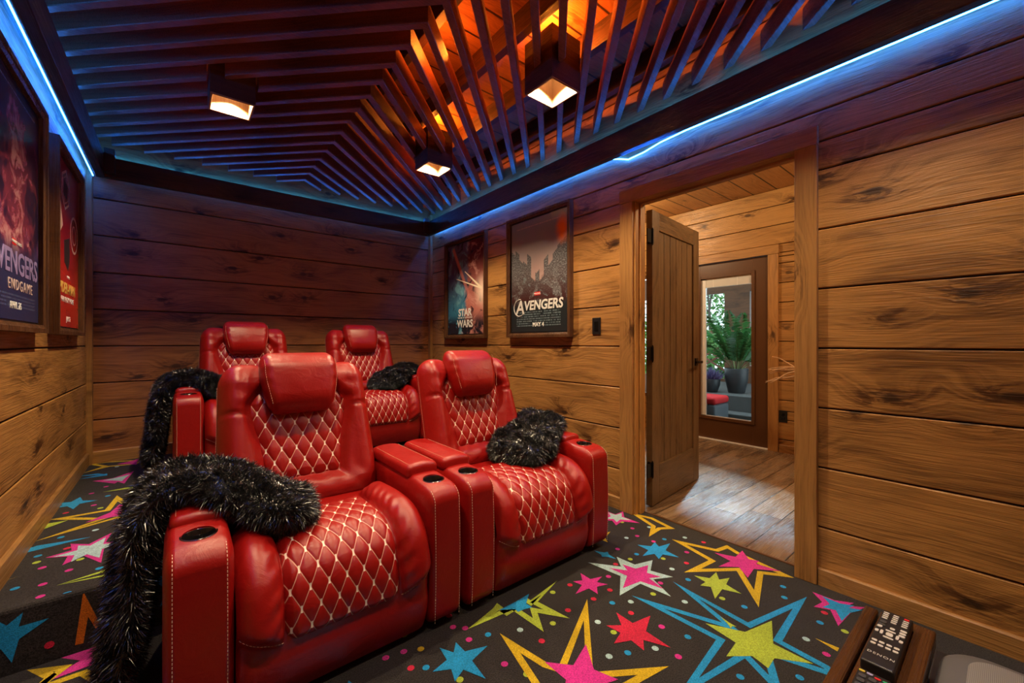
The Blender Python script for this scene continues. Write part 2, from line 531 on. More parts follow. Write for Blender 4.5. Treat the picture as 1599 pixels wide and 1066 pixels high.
def board_wall(name, axis, pos, sign, a0, a1, z0, z1, mat, holes=(), seams=SEAMS, gap=0.007, depth=0.016, back=0.12):
    """Horizontal boards on a wall. axis: the way the boards run; sign: which way the face looks."""
    mb = MB()
    def strip(s0, s1, b0, b1):
        c = 0.004
        prof = [(0, b0), (0, b0 + 0), (depth, b0), (depth, b1), (0, b1)]
        prof = [(-0.001, b0 + gap / 2), (depth - c, b0 + gap / 2), (depth, b0 + gap / 2 + c), (depth, b1 - gap / 2 - c), (depth - c, b1 - gap / 2), (-0.001, b1 - gap / 2)]
        n = len(prof)
        vs = []
        for a in (s0, s1):
            for d, z in prof:
                p = pos + sign * (d - depth)
                vs.append((p, a, z) if axis == 'Y' else (a, p, z))
        fs = [tuple(range(n)), tuple(range(n, 2 * n))[::-1]] + [(i, n + i, n + (i + 1) % n, (i + 1) % n) for i in range(n)]
        mb.add(vs, fs, 0)
    zs = [z0] + [s for s in seams if z0 + 0.01 < s < z1 - 0.01] + [z1]
    for b0, b1 in zip(zs, zs[1:]):
        # split at hole top/bottom edges
        cuts = sorted({b0, b1} | {h for q in holes for h in (q[2], q[3]) if b0 < h < b1})
        for c0, c1 in zip(cuts, cuts[1:]):
            spans = [(a0, a1)]
            for h in holes:
                if h[2] < (c0 + c1) / 2 < h[3]:
                    spans = [t for s in spans for t in ((s[0], min(s[1], h[0])), (max(s[0], h[1]), s[1])) if t[1] - t[0] > 1e-4]
            for s in spans:
                strip(s[0], s[1], c0, c1)
    # backing
    cutz = sorted({z0, z1} | {h[i] for h in holes for i in (2, 3) if z0 < h[i] < z1})
    for c0, c1 in zip(cutz, cutz[1:]):
        spans = [(a0, a1)]
        for h in holes:
            if h[2] < (c0 + c1) / 2 < h[3]:
                spans = [t for s in spans for t in ((s[0], min(s[1], h[0])), (max(s[0], h[1]), s[1])) if t[1] - t[0] > 1e-4]
        for s in spans:
            p0, p1 = sorted((pos - sign * depth, pos - sign * back))
            mb.box((p0, s[0], c0), (p1, s[1], c1), 1) if axis == 'Y' else mb.box((s[0], p0, c0), (s[1], p1, c1), 1)
    o = mb.build(name, [mat, M_GAP])
    bm = bmesh.new(); bm.from_mesh(o.data)
    bmesh.ops.recalc_face_normals(bm, faces=bm.faces)
    bm.to_mesh(o.data); bm.free()
    return struct(o)

DOOR_Y0, DOOR_Y1, DOOR_Z = 0.665, 1.550, 2.033
board_wall('wall_left', 'Y', XL, 1, YF, YB + 0.12, -0.05, 2.92, W_WALLY)
board_wall('wall_right', 'Y', XR, -1, YF, YB + 0.12, -0.05, 2.92, W_WALLY, [(DOOR_Y0 - 0.02, DOOR_Y1 + 0.02, -0.06, DOOR_Z + 0.02)], back=0.060)
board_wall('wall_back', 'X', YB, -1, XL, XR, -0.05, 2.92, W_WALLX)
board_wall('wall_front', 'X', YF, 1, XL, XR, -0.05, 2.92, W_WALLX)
# corner posts
mb = MB().box((XR - 0.03, YB - 0.045, 0.2), (XR + 0.005, YB + 0.005, 2.6), 0, 0.003)
struct(mb.build('trim_1', W_POST))
mb = MB().box((XL - 0.005, YB - 0.05, 0.2), (XL + 0.03, YB + 0.005, 2.6), 0, 0.003)
struct(mb.build('trim_2', W_POST))
# baseboards
def baseboard(name, axis, pos, sign, a0, a1, z0, h, mat):
    t = 0.016
    p0, p1 = sorted((pos, pos + sign * t))
    poly = [(pos - sign * 0.002, z0), (pos + sign * t, z0), (pos + sign * t, z0 + h - 0.006), (pos + sign * (t - 0.006), z0 + h), (pos - sign * 0.002, z0 + h)]
    mb = MB()
    vs = []
    for a in (a0, a1):
        vs += [(p, a, z) if axis == 'Y' else (a, p, z) for p, z in poly]
    n = len(poly)
    mb.add(vs, [tuple(range(n)), tuple(range(n, 2 * n))[::-1]] + [(i, n + i, n + (i + 1) % n, (i + 1) % n) for i in range(n)])
    o = mb.build(name, mat)
    bm = bmesh.new(); bm.from_mesh(o.data); bmesh.ops.recalc_face_normals(bm, faces=bm.faces); bm.to_mesh(o.data); bm.free()
    return struct(o)
STEP_Z, STEP_Y = 0.22, 2.14
baseboard('baseboard_right', 'Y', XR, -1, YF, 0.57, 0, 0.08, W_TRIMY)
baseboard('baseboard_right', 'Y', XR, -1, 1.664, STEP_Y, 0, 0.08, W_TRIMY)
baseboard('baseboard_right', 'Y', XR, -1, STEP_Y, YB, STEP_Z, 0.085, W_TRIMY)
baseboard('baseboard_left', 'Y', XL, 1, YF, STEP_Y, 0, 0.08, W_TRIMY)
baseboard('baseboard_left', 'Y', XL, 1, STEP_Y, YB, STEP_Z, 0.09, W_TRIMY)
baseboard('baseboard_back', 'X', YB, -1, XL + 0.02, XR - 0.02, STEP_Z, 0.09, W_TRIMX)

# ------------------------------------------------------------------ carpet: one mesh per level, pattern in the mesh
FLOOR_SHAPES = [
    ('ring', 'sky', [(1.558, 1.068), (1.688, 0.736), (1.799, 1.008), (1.768, 0.671), (2.148, 0.574), (1.758, 0.547), (1.747, 0.402), (1.71, 0.356), (1.643, 0.544), (1.474, 0.453), (1.559, 0.601), (1.208, 0.67), (1.573, 0.708)]),
    ('star', 'lime', [(1.631, 0.776), (1.853, 0.614), (1.717, 0.439), (1.573, 0.532), (1.517, 0.647)]),
    ('star', 'lime', [(1.719, 0.758), (1.706, 0.688), (1.68, 0.699)]),
    ('ring', 'yellow', [(0.963, 1.251), (1.002, 1.036), (1.023, 0.995), (1.387, 1.176), (1.096, 0.903), (1.318, 0.753), (1.09, 0.794), (0.957, 0.756), (0.922, 0.879), (0.897, 0.979)]),
    ('star', 'magenta', [(0.998, 1.039), (1.175, 1.003), (1.135, 0.83), (1.0, 0.79), (0.937, 0.893)]),
    ('star', 'sky', [(1.972, 1.316), (2.073, 1.27), (2.127, 1.209), (2.025, 1.101), (1.929, 1.158), (1.89, 1.229)]),
    ('star', 'white', [(1.778, 1.31), (1.894, 1.173), (1.834, 1.027), (1.685, 0.953), (1.517, 1.101), (1.62, 1.369)]),
    ('star+', 'magenta', [(1.74, 1.247), (1.834, 1.16), (1.789, 1.063), (1.711, 1.003), (1.573, 1.125), (1.661, 1.268)]),
    ('star', 'magenta', [(1.517, 1.329), (1.575, 1.244), (1.544, 1.187), (1.45, 1.169), (1.373, 1.232), (1.437, 1.304)]),
    ('star', 'lime', [(1.923, 0.969), (2.034, 0.915), (2.035, 0.853), (1.947, 0.765), (1.819, 0.823), (1.867, 0.912)]),
    ('ring', 'yellow', [(2.18, 1.229), (2.261, 1.02), (2.353, 1.0), (2.32, 0.922), (2.273, 0.658), (2.193, 0.763), (1.904, 0.68), (2.124, 0.857), (1.913, 1.014), (2.117, 0.99)]),
    ('star', 'magenta', [(2.216, 1.007), (2.354, 0.921), (2.309, 0.823), (2.289, 0.716), (2.102, 0.798), (2.094, 0.931)]),
    ('ring', 'yellow', [(2.31, 1.595), (2.354, 1.458), (2.317, 1.285), (2.245, 1.334), (2.107, 1.328), (2.24, 1.397)]),
    ('star', 'magenta', [(2.207, 1.72), (2.289, 1.635), (2.221, 1.462), (2.081, 1.537), (2.058, 1.647)]),
    ('star+', 'white', [(2.198, 1.686), (2.26, 1.624), (2.215, 1.519), (2.119, 1.561), (2.102, 1.638)]),
    ('star', 'yellow', [(1.87, 1.558), (1.987, 1.508), (1.867, 1.494), (1.869, 1.437), (1.816, 1.493)]),
    ('star', 'red', [(1.315, 1.018), (1.411, 1.042), (1.502, 0.94), (1.402, 0.794), (1.314, 0.848), (1.258, 0.939)]),
    ('star', 'sky', [(0.746, 1.331), (0.807, 1.317), (0.888, 1.227), (0.796, 1.111), (0.711, 1.166), (0.673, 1.249)]),
    ('ring', 'lime', [(1.065, 1.403), (1.069, 1.34), (1.188, 1.352), (1.19, 1.326), (1.384, 1.356), (1.207, 1.299), (1.234, 1.138), (1.157, 1.246), (1.099, 1.149), (1.087, 1.326), (0.879, 1.348), (1.029, 1.385)]),
    ('star', 'sky', [(1.043, 1.361), (1.215, 1.364), (1.163, 1.287), (1.097, 1.301)]),
    ('star', 'magenta', [(2.208, 0.57), (2.253, 0.431), (2.254, 0.394), (2.021, 0.436), (2.089, 0.534)]),
    ('star+', 'sky', [(2.205, 0.533), (2.229, 0.426), (2.221, 0.397), (2.067, 0.435), (2.112, 0.51)]),
    ('poly', 'yellow', [(1.871, 0.474), (1.879, 0.403), (1.853, 0.402)]),
    ('star', 'sky', [(1.738, 1.425), (1.784, 1.372), (1.758, 1.298), (1.72, 1.358)]),
]
STEP_SHAPES = [
    ('star', 'magenta', [(-0.236, 2.701), (-0.167, 2.558), (-0.238, 2.356), (-0.357, 2.43), (-0.424, 2.558), (-0.366, 2.665)]),
    ('star+', 'white', [(-0.252, 2.651), (-0.175, 2.546), (-0.249, 2.414), (-0.335, 2.443), (-0.402, 2.547), (-0.337, 2.619)]),
    ('ring', 'yellow', [(-0.271, 3.337), (-0.205, 3.132), (-0.09, 3.084), (-0.102, 2.839), (-0.16, 2.712), (-0.236, 2.902), (-0.498, 2.799), (-0.31, 2.941), (-0.502, 3.098), (-0.298, 3.087)]),
    ('star', 'magenta', [(-0.352, 2.932), (-0.245, 3.143), (-0.12, 3.04), (-0.16, 2.867)]),
    ('star', 'sky', [(-0.506, 3.291), (-0.433, 3.435), (-0.349, 3.304), (-0.431, 3.209), (-0.511, 3.382)]),
    ('poly', 'sky', [(-0.503, 2.673), (-0.506, 2.729), (-0.305, 2.701)]),
    ('poly', 'sky', [(-0.506, 2.71), (-0.479, 2.735), (-0.305, 2.701)]),
    ('poly', 'lime', [(-0.345, 2.242), (-0.168, 2.287), (-0.169, 2.26)]),
    ('poly', 'lime', [(-0.345, 2.242), (-0.163, 2.223), (-0.165, 2.203)]),
    ('star', 'magenta', [(-0.421, 3.777), (-0.23, 3.894), (-0.257, 3.584), (-0.305, 3.623)]),
    ('star+', 'white', [(-0.373, 3.75), (-0.243, 3.809), (-0.274, 3.657)]),
    ('poly', 'sky', [(-0.501, 3.891), (-0.368, 3.938), (-0.363, 3.88)]),
    ('poly', 'sky', [(-0.512, 3.976), (-0.42, 3.98), (-0.365, 3.909)]),
    ('ring', 'yellow', [(-0.515, 4.334), (-0.404, 4.324), (-0.18, 4.224), (-0.229, 4.1), (-0.375, 4.143), (-0.509, 4.04), (-0.416, 4.177)]),
    ('star', 'magenta', [(-0.34, 4.192), (-0.225, 4.277), (-0.228, 4.084)]),
    ('poly', 'lime', [(-0.501, 2.951), (-0.5, 3.035), (-0.424, 3.027)]),
    ('poly', 'lime', [(-0.345, 3.463), (-0.149, 3.495), (-0.146, 3.424)]),
    ('poly', 'yellow', [(-0.512, 2.405), (-0.465, 2.422), (-0.502, 2.411)]),
]
FLOOR_SHAPES += [
    ('poly', 'magenta', [(-0.338, 2.02), (-0.214, 2.026), (-0.229, 2.137), (-0.317, 2.139), (-0.262, 2.079)]),
    ('ring', 'yellow', [(-0.396, 2.134), (-0.279, 2.072), (-0.326, 2.01), (-0.236, 2.009), (-0.185, 1.915), (-0.254, 1.886), (-0.373, 1.984), (-0.342, 2.043)]),
]
FLOOR_DOTS = [('magenta', 2.076, 1.28), ('magenta', 2.125, 1.451), ('magenta', 2.063, 1.377), ('magenta', 2.108, 1.102), ('magenta', 1.85, 1.357), ('magenta', 1.743, 1.039), ('magenta', 1.599, 1.225), ('magenta', 1.479, 0.876), ('magenta', 0.884, 1.121), ('magenta', 0.853, 1.298), ('magenta', 1.806, 0.424), ('magenta', 1.384, 0.755), ('magenta', 0.842, 1.395), ('red', 2.285, 1.097), ('red', 2.003, 1.049), ('red', 1.716, 1.27), ('red', 1.406, 1.295), ('red', 1.517, 1.154), ('red', 1.456, 1.001), ('red', 1.267, 1.178), ('red', 1.06, 1.119), ('red', 2.077, 0.494), ('red', 1.409, 1.159), ('white', 1.995, 1.402), ('white', 2.257, 1.192), ('white', 2.217, 1.396), ('white', 1.895, 1.067), ('white', 1.518, 1.045), ('white', 1.698, 0.897), ('white', 1.306, 1.053), ('white', 1.356, 0.829), ('white', 1.194, 0.912), ('white', 1.036, 1.216), ('white', 1.839, 0.494), ('lime', 2.148, 1.542), ('lime', 1.951, 1.147), ('lime', 1.814, 1.252), ('lime', 1.847, 0.805), ('lime', 1.642, 1.014), ('lime', 1.307, 0.977), ('lime', 2.004, 0.412), ('lime', 0.915, 1.039), ('lime', 1.161, 1.161), ('lime', 1.305, 1.306), ('lime', 0.728, 1.163), ('sky', 2.148, 1.256), ('sky', 1.883, 1.26), ('sky', 1.869, 0.971), ('sky', 1.45, 1.091), ('sky', 2.152, 0.667), ('sky', 1.861, 0.72), ('sky', 1.505, 0.783), ('sky', 1.26, 0.88), ('sky', 1.991, 0.488), ('sky', 0.924, 1.274), ('sky', 0.665, 1.28), ('sky', 1.461, 0.578), ('sky', 1.612, 0.451), ('sky', 2.065, 0.635)]
STEP_DOTS = [('magenta', -0.385, 2.285), ('magenta', -0.373, 2.181), ('magenta', -0.415, 2.454), ('magenta', -0.329, 2.361), ('magenta', -0.354, 3.218), ('magenta', -0.171, 2.681), ('magenta', -0.392, 3.477), ('magenta', -0.34, 3.583), ('red', -0.37, 2.618), ('red', -0.452, 3.165), ('sky', -0.304, 2.148), ('sky', -0.452, 2.601), ('sky', -0.413, 2.783), ('sky', -0.457, 2.31), ('sky', -0.183, 2.021), ('sky', -0.238, 2.305), ('sky', -0.312, 3.361), ('white', -0.301, 2.787), ('white', -0.334, 4.11), ('lime', -0.309, 2.45), ('lime', -0.443, 2.529), ('lime', -0.32, 3.139), ('lime', -0.192, 2.385)]


def inset(poly, w):
    n = len(poly)
    area = sum(poly[i][0] * poly[(i + 1) % n][1] - poly[(i + 1) % n][0] * poly[i][1] for i in range(n))
    if area < 0:
        poly = poly[::-1]
    out = []
    for i in range(n):
        p0, p1, p2 = Vector(poly[i - 1]), Vector(poly[i]), Vector(poly[(i + 1) % n])
        a = (p1 - p0).normalized(); b = (p2 - p1).normalized()
        na, nb = Vector((-a.y, a.x)), Vector((-b.y, b.x))
        m = (na + nb)
        if m.length < 1e-3:
            m = na
        m.normalize()
        k = min(w / max(0.15, m.dot(na)), 0.14)
        out.append(tuple(p1 + m * k))
    return poly, out

def star_poly(tips, k=0.50):
    c = (sum(p[0] for p in tips) / len(tips), sum(p[1] for p in tips) / len(tips))
    tips = sorted(tips, key=lambda p: math.atan2(p[1] - c[1], p[0] - c[0]))
    R0 = sum(math.hypot(p[0] - c[0], p[1] - c[1]) for p in tips) / len(tips)
    out = []
    for i, p in enumerate(tips):
        q = tips[(i + 1) % len(tips)]
        out.append(p)
        m = Vector(((p[0] + q[0]) / 2 - c[0], (p[1] + q[1]) / 2 - c[1]))
        u = (Vector((p[0] - c[0], p[1] - c[1])).normalized() + Vector((q[0] - c[0], q[1] - c[1])).normalized())
        u = u.normalized() if u.length > 0.2 else m.normalized()
        r = min(R0 * k * 0.86, m.length * 0.9) if m.length > 0.02 else R0 * 0.2
        out.append((c[0] + u.x * r, c[1] + u.y * r))
    return out

def clip_poly(poly, box):
    x0, y0, x1, y1 = box
    def cut(pl, f):
        res = []
        for i in range(len(pl)):
            p, q = pl[i - 1], pl[i]
            fp, fq = f(p), f(q)
            if (fp >= 0) != (fq >= 0):
                t = fp / (fp - fq)
                res.append((p[0] + (q[0] - p[0]) * t, p[1] + (q[1] - p[1]) * t))
            if fq >= 0:
                res.append(q)
        return res
    for f in (lambda p: p[0] - x0, lambda p: x1 - p[0], lambda p: p[1] - y0, lambda p: y1 - p[1]):
        poly = cut(poly, f)
        if len(poly) < 3:
            return []
    return poly

def tris(polys):
    fl = [Vector((p[0], p[1], 0)) for pl in polys for p in pl]
    t = geometry.tessellate_polygon([[Vector((p[0], p[1], 0)) for p in pl] for pl in polys])
    return [[(fl[i].x, fl[i].y) for i in tr] for tr in t]

def paint(mb, shapes, dots, z, box, place=lambda x, y, z: (x, y, z)):
    def put(tri_list, mi, dz):
        for tr in tri_list:
            ar = (tr[1][0] - tr[0][0]) * (tr[2][1] - tr[0][1]) - (tr[2][0] - tr[0][0]) * (tr[1][1] - tr[0][1])
            if abs(ar) < 1e-8:
                continue
            if ar < 0:
                tr = tr[::-1]
            pl = clip_poly(tr, box)
            if pl:
                mb.add([place(x, y, z + dz) for x, y in pl], [tuple(range(len(pl)))], mi)
    for i, (kind, col, pts) in enumerate(shapes):
        mi = CIDX[col]
        dz = 0.0010 + 0.00002 * (i % 20)
        if kind == 'ring':
            o, n = inset(pts, 0.026)
            m = len(o)
            for k in range(m):
                q = [o[k], o[(k + 1) % m], n[(k + 1) % m], n[k]]
                put(tris([q]), mi, dz)
        elif kind == 'poly':
            put(tris([pts]), mi, dz)
        else:
            put(tris([star_poly(pts)]), mi, dz + (0.0008 if kind == 'star+' else 0.0004))
    for col, x, y in dots:
        r = 0.0125
        put([[(x, y), (x + r * math.cos(a), y + r * math.sin(a)), (x + r * math.cos(a + PI / 6), y + r * math.sin(a + PI / 6))] for a in [k * PI / 6 for k in range(12)]], CIDX[col], 0.001)

def filler(n, box, seed, avoid):
    rnd = random.Random(seed)
    shapes, dots = [], []
    cols = list(CIDX)[:6]
    done = list(avoid)
    for _ in range(n * 30):
        if len(shapes) >= n:
            break
        c = (rnd.uniform(box[0], box[2]), rnd.uniform(box[1], box[3]))
        rad = rnd.choice([0.09, 0.11, 0.16, 0.22])
        if any(math.hypot(c[0] - q[0], c[1] - q[1]) < rad + q[2] for q in done):
            continue
        done.append((c[0], c[1], rad))
        k = rnd.choice([5, 6])
        a0 = rnd.uniform(0, 6)
        tips = [(c[0] + rad * rnd.uniform(0.75, 1.2) * math.cos(a0 + 2 * PI * i / k), c[1] + rad * rnd.uniform(0.75, 1.2) * math.sin(a0 + 2 * PI * i / k)) for i in range(k)]
        if rad > 0.15:
            shapes.append(('ring', rnd.choice(['yellow', 'sky', 'lime']), star_poly(tips, 0.6)))
            shapes.append(('star', rnd.choice(['magenta', 'lime', 'sky']), [(c[0] + (p[0] - c[0]) * 0.6, c[1] + (p[1] - c[1]) * 0.6) for p in tips]))
        else:
            shapes.append(('star', rnd.choice(cols), tips))
    for _ in range(n * 14):
        c = (rnd.uniform(box[0], box[2]), rnd.uniform(box[1], box[3]))
        if all(math.hypot(c[0] - q[0], c[1] - q[1]) > q[2] * 0.9 for q in done):
            dots.append((rnd.choice(cols), c[0], c[1]))
            done.append((c[0], c[1], 0.03))
    return shapes, dots

def cen(s):
    xs = [p[0] for p in s[2]]; ys = [p[1] for p in s[2]]
    cx, cy = sum(xs) / len(xs), sum(ys) / len(ys)
    return (cx, cy, max(math.hypot(p[0] - cx, p[1] - cy) for p in s[2]))
FB = (XL, YF, 2.395, STEP_Y)
SB = (XL, STEP_Y + 0.012, XR, YB)
mb = MB().box((XL - 0.1, YF - 0.1, -0.05), (XR + 0.005, STEP_Y + 0.02, 0.0), 0)
mb.box((XR + 0.005, DOOR_Y0, -0.05), (2.395, DOOR_Y1, 0.0), 0)
av = [cen(s) for s in FLOOR_SHAPES] + [(x, y, 0.02) for c, x, y in FLOOR_DOTS] + [(2.45, 0.2, 0.3), (2.45, 1.3, 0.3)]
fs, fd = filler(16, (XL, YF, 2.2, STEP_Y), 3, av)
paint(mb, FLOOR_SHAPES + fs, FLOOR_DOTS + fd, 0, (XL, YF, XR, STEP_Y))
# the bit of pattern that runs into the doorway
paint(mb, FLOOR_SHAPES, [], 0, (XR, DOOR_Y0, 2.395, DOOR_Y1))
struct(mb.build('floor', CARPET))

mb = MB()
prof = [(STEP_Y, 0), (STEP_Y, STEP_Z - 0.012), (STEP_Y + 0.004, STEP_Z - 0.004), (STEP_Y + 0.012, STEP_Z), (YB + 0.1, STEP_Z), (YB + 0.1, 0)]
mb.prism(prof, XL - 0.05, XR + 0.02, 0, 'X')
av = [cen(s) for s in STEP_SHAPES] + [(x, y, 0.02) for c, x, y in STEP_DOTS] + [(-0.4, y, 0.35) for y in (2.3, 2.7, 3.1, 3.5, 3.9, 4.3)]
fs, fd = filler(22, (XL, STEP_Y, XR, YB), 5, av)
paint(mb, STEP_SHAPES + fs, STEP_DOTS + fd, STEP_Z, SB)
# riser face: x along, z up; drawn towards -Y
rs = [('star', 'sky', [(-0.47, 0.205), (-0.405, 0.20), (-0.345, 0.155), (-0.43, 0.04), (-0.50, 0.06), (-0.52, 0.14)]),
      ('poly', 'orange', [(-0.262, 0.215), (-0.283, 0.03), (-0.262, 0.028), (-0.25, 0.12), (-0.228, 0.06), (-0.222, 0.09)])]
fs, fd = filler(12, (0, 0.02, XR, STEP_Z - 0.02), 9, [])
fs = [(k, c, [(p[0], p[1]) for p in pl]) for k, c, pl in fs]
paint(mb, rs + fs, [('red', -0.345, 0.06)] + fd, 0, (XL, 0.004, XR, STEP_Z - 0.013), lambda x, y, z: (x, STEP_Y - z, y))
o = mb.build('floor', CARPET)
struct(o)

# ------------------------------------------------------------------ ceiling: boards, rafters, slat frame
struct(MB().box((XL - 0.15, YF - 0.1, 2.92), (XR + 0.15, YB + 0.15, 2.98)).build('ceiling', W_CEIL))
for k in range(7):
    x = 2.26 - 0.4 * k
    struct(MB().box((x - 0.024, YF, 2.79), (x + 0.024, YB, 2.922), 0, 0.003).build('trim_%d' % (3 + k), W_DARKY))

SLAT_Z0, SLAT_Z1 = 2.60, 2.705
grille = empty('slat_ceiling', (0.9, 1.9, SLAT_Z0))
tag(grille, 'dark wooden ceiling frame of slats laid in a chevron under the orange-lit boards', 'ceiling grille')
def in_can(x, y):
    return any(abs(x - cx) < 0.117 and abs(y - cy) < 0.117 for cx, cy in CAN_SPOTS)
HX = 1.4
ns = 0
for k in range(-16, 15):
    y0 = 1.558 + 0.181 * k
    for sd in (1, -1):
        w = 0.0265
        N = 280
        ts = [i / N * HX for i in range(N + 1)]
        good = [YF + 0.03 < y0 + t < YB - 0.045 and not in_can(0.9 + sd * t, y0 + t) for t in ts]
        i = 0
        pieces = []
        while i <= N:
            if good[i]:
                j = i
                while j + 1 <= N and good[j + 1]:
                    j += 1
                if ts[j] - ts[i] > 0.04:
                    pieces.append((ts[i], ts[j]))
                i = j + 1
            else:
                i += 1
        if not pieces:
            continue
        mb = MB()
        jz = random.uniform(-0.003, 0.003)
        for t0, t1 in pieces:
            # plan outline relative to the grille's own origin, small chamfer on the lower edges
            def pt(t, d):
                return (sd * t, y0 + t + d - 1.9)
            c = 0.0045
            lo = [pt(t0, -w + c), pt(t1, -w + c), pt(t1, w - c), pt(t0, w - c)]
            mi_ = [pt(t0, -w), pt(t1, -w), pt(t1, w), pt(t0, w)]
            vs = [(*p, jz) for p in lo] + [(*p, jz + c) for p in mi_] + [(*p, 0.105) for p in mi_]
            fsx = [(3, 2, 1, 0), (8, 9, 10, 11)]
            for b in (0, 4):
                for q in range(4):
                    fsx.append((b + q, b + (q + 1) % 4, b + 4 + (q + 1) % 4, b + 4 + q))
            if sd < 0:
                fsx = [f[::-1] for f in fsx]
            mb.add(vs, fsx)
        mb.build('slat', W_SLAT, grille)
        ns += 1

# perimeter beams (parts of the slat frame), held off the wall so the light strip shines past them
BZ0, BZ1 = 2.34, 2.49
def gbeam(lo, hi, mat):
    off = Vector(grille.location)
    MB().box(tuple(Vector(lo) - off), tuple(Vector(hi) - off), 0, 0.004).build('edge_beam', mat, grille)
gbeam((XR - 0.10, YF + 0.02, BZ0), (XR - 0.05, YB - 0.05, BZ1), W_DARKY)
gbeam((XL + 0.05, YF + 0.02, BZ0), (XL + 0.10, YB - 0.05, BZ1 + 0.01), W_DARKY)
gbeam((XL + 0.10, YB - 0.10, BZ0), (XR - 0.10, YB - 0.05, BZ1), W_DARKX)
off = Vector(grille.location)
mb = MB().box(tuple(Vector((XL + 0.10, YB - 0.16, BZ0 + 0.02)) - off), tuple(Vector((XL + 0.16, YB - 0.10, BZ1 + 0.045)) - off), 0, 0.003)
mb.build('corner_block', W_DARKY, grille)
mb = MB().box(tuple(Vector((XR - 0.15, YB - 0.15, BZ0 + 0.01)) - off), tuple(Vector((XR - 0.10, YB - 0.10, BZ1 + 0.03)) - off), 0, 0.003)
mb.build('corner_block', W_DARKY, grille)

# blue light strips behind the beams
def strip(pts, label, r=0.004, mat=M_LED):
    o = MB().tube(pts, r, 6).build('light_strip', mat, None, True)
    return tag(o, label, 'light strip', 'blue light strips behind the ceiling beams')
strip([(XL + 0.036, YF + 0.1, 2.362), (XL + 0.036, 1.2, 2.365), (XL + 0.036, 2.6, 2.357), (XL + 0.036, 3.4, 2.352), (XL + 0.036, YB - 0.06, 2.345)],
      'thin glowing blue light strip above the two posters of the left wall')
strip([(XL + 0.15, YB - 0.022, 2.400), (0.8, YB - 0.022, 2.398), (XR - 0.12, YB - 0.022, 2.400)],
      'glowing blue light strip hidden behind the dark beam of the back wall', mat=M_LED_BACK)
pts = [(XR - 0.024, YB - 0.1, 2.385), (XR - 0.024, 2.6, 2.385), (XR - 0.024, 1.75, 2.372)]
pts += [(XR - 0.014, 1.66, 2.345), (XR - 0.012, 1.60, 2.322), (XR - 0.018, 1.48, 2.325), (XR - 0.03, 1.36, 2.338), (XR - 0.033, 1.2, 2.345),
        (XR - 0.033, 0.8, 2.345), (XR - 0.033, 0.3, 2.347), (XR - 0.033, -0.3, 2.35)]
strip(pts, 'blue light strip on the door wall, sagging out above the doorway')

strip([(XR - 0.020, -0.5, 2.505), (XR - 0.020, 1.5, 2.505), (XR - 0.020, YB - 0.1, 2.505)], 'upper blue light strip hidden on top of the beam of the door wall', mat=M_LED_UP)
strip([(XL + 0.020, -0.5, 2.505), (XL + 0.020, 1.5, 2.505), (XL + 0.020, YB - 0.1, 2.505)], 'upper blue light strip hidden on top of the beam of the poster wall at left', mat=M_LED_UP)
strip([(XL + 0.1, YB - 0.018, 2.505), (0.9, YB - 0.018, 2.505), (XR - 0.1, YB - 0.018, 2.505)], 'upper blue light strip hidden on top of the beam of the back wall', mat=M_LED_UP)
# box downlights
def downlight(x, y, label, first=None):
    if first is None:
        t = empty('downlight', (x, y, 2.50))
        h, w, th = 0.28, 0.105, 0.010
        mb = MB()
        mb.box((-w, -w, 0), (w, -w + th, h), 0, 0.001).box((-w, w - th, 0), (w, w, h), 0, 0.001)
        mb.box((-w, -w + th, 0), (-w + th, w - th, h), 0, 0.001).box((w - th, -w + th, 0), (w, w - th, h), 0, 0.001)
        mb.box((-w + th, -w + th, 0.22), (w - th, w - th, 0.23), 0)
        mb.build('housing', W_CAN, t)
        mb = MB()
        w2 = w + 0.003
        mb.box((-w2, -w2, 0.006), (w2, -w - 0.0004, h)).box((-w2, w + 0.0004, 0.006), (w2, w2, h))
        mb.box((-w2, -w, 0.006), (-w - 0.0004, w, h)).box((w + 0.0004, -w, 0.006), (w2, w, h))
        mb.build('outer_shell', W_DARKY, t)
        mb = MB().lathe([(0.0, -0.030), (0.016, -0.026), (0.026, -0.012), (0.028, 0.003), (0.018, 0.028), (0.0135, 0.04), (0.0135, 0.055), (0, 0.055)], (0, 0, 0.165), 20)
        mb.build('bulb', M_BULB, t, True)
    else:
        t = first.copy(); COL.objects.link(t); t.location = (x, y, 2.50)
        for ch in first.children:
            if ch.type == 'MESH':
                c = ch.copy(); COL.objects.link(c); c.parent = t
    tag(t, label, 'light', 'square wooden box lights in the slat ceiling')
    lamp('downlight_lamp', 'SPOT', (x, y, 2.612), CAN_POWER * (0.6 if y < 1 else 1.12), WARM, 0.022)
    lamp('unseen_uplight', 'POINT', (x, y, 2.80), 13.0, (1.0, 0.25, 0.025), 0.03)  # unseen orange light above the box, put in for the glow on the boards
    return t
d0 = downlight(*CAN_SPOTS[0], 'square wooden ceiling light nearest the doorway')
for p, l in zip(CAN_SPOTS[1:], ['square wooden ceiling light near the back corner above the posters',
                                'square wooden ceiling light on the left side above the back row',
                                'square wooden ceiling light above the front left recliner, beyond the picture edge',
                                'square wooden ceiling light overhead right of the camera, out of view',
                                'square wooden ceiling light directly over the camera, out of view']):
    downlight(*p, l, d0)

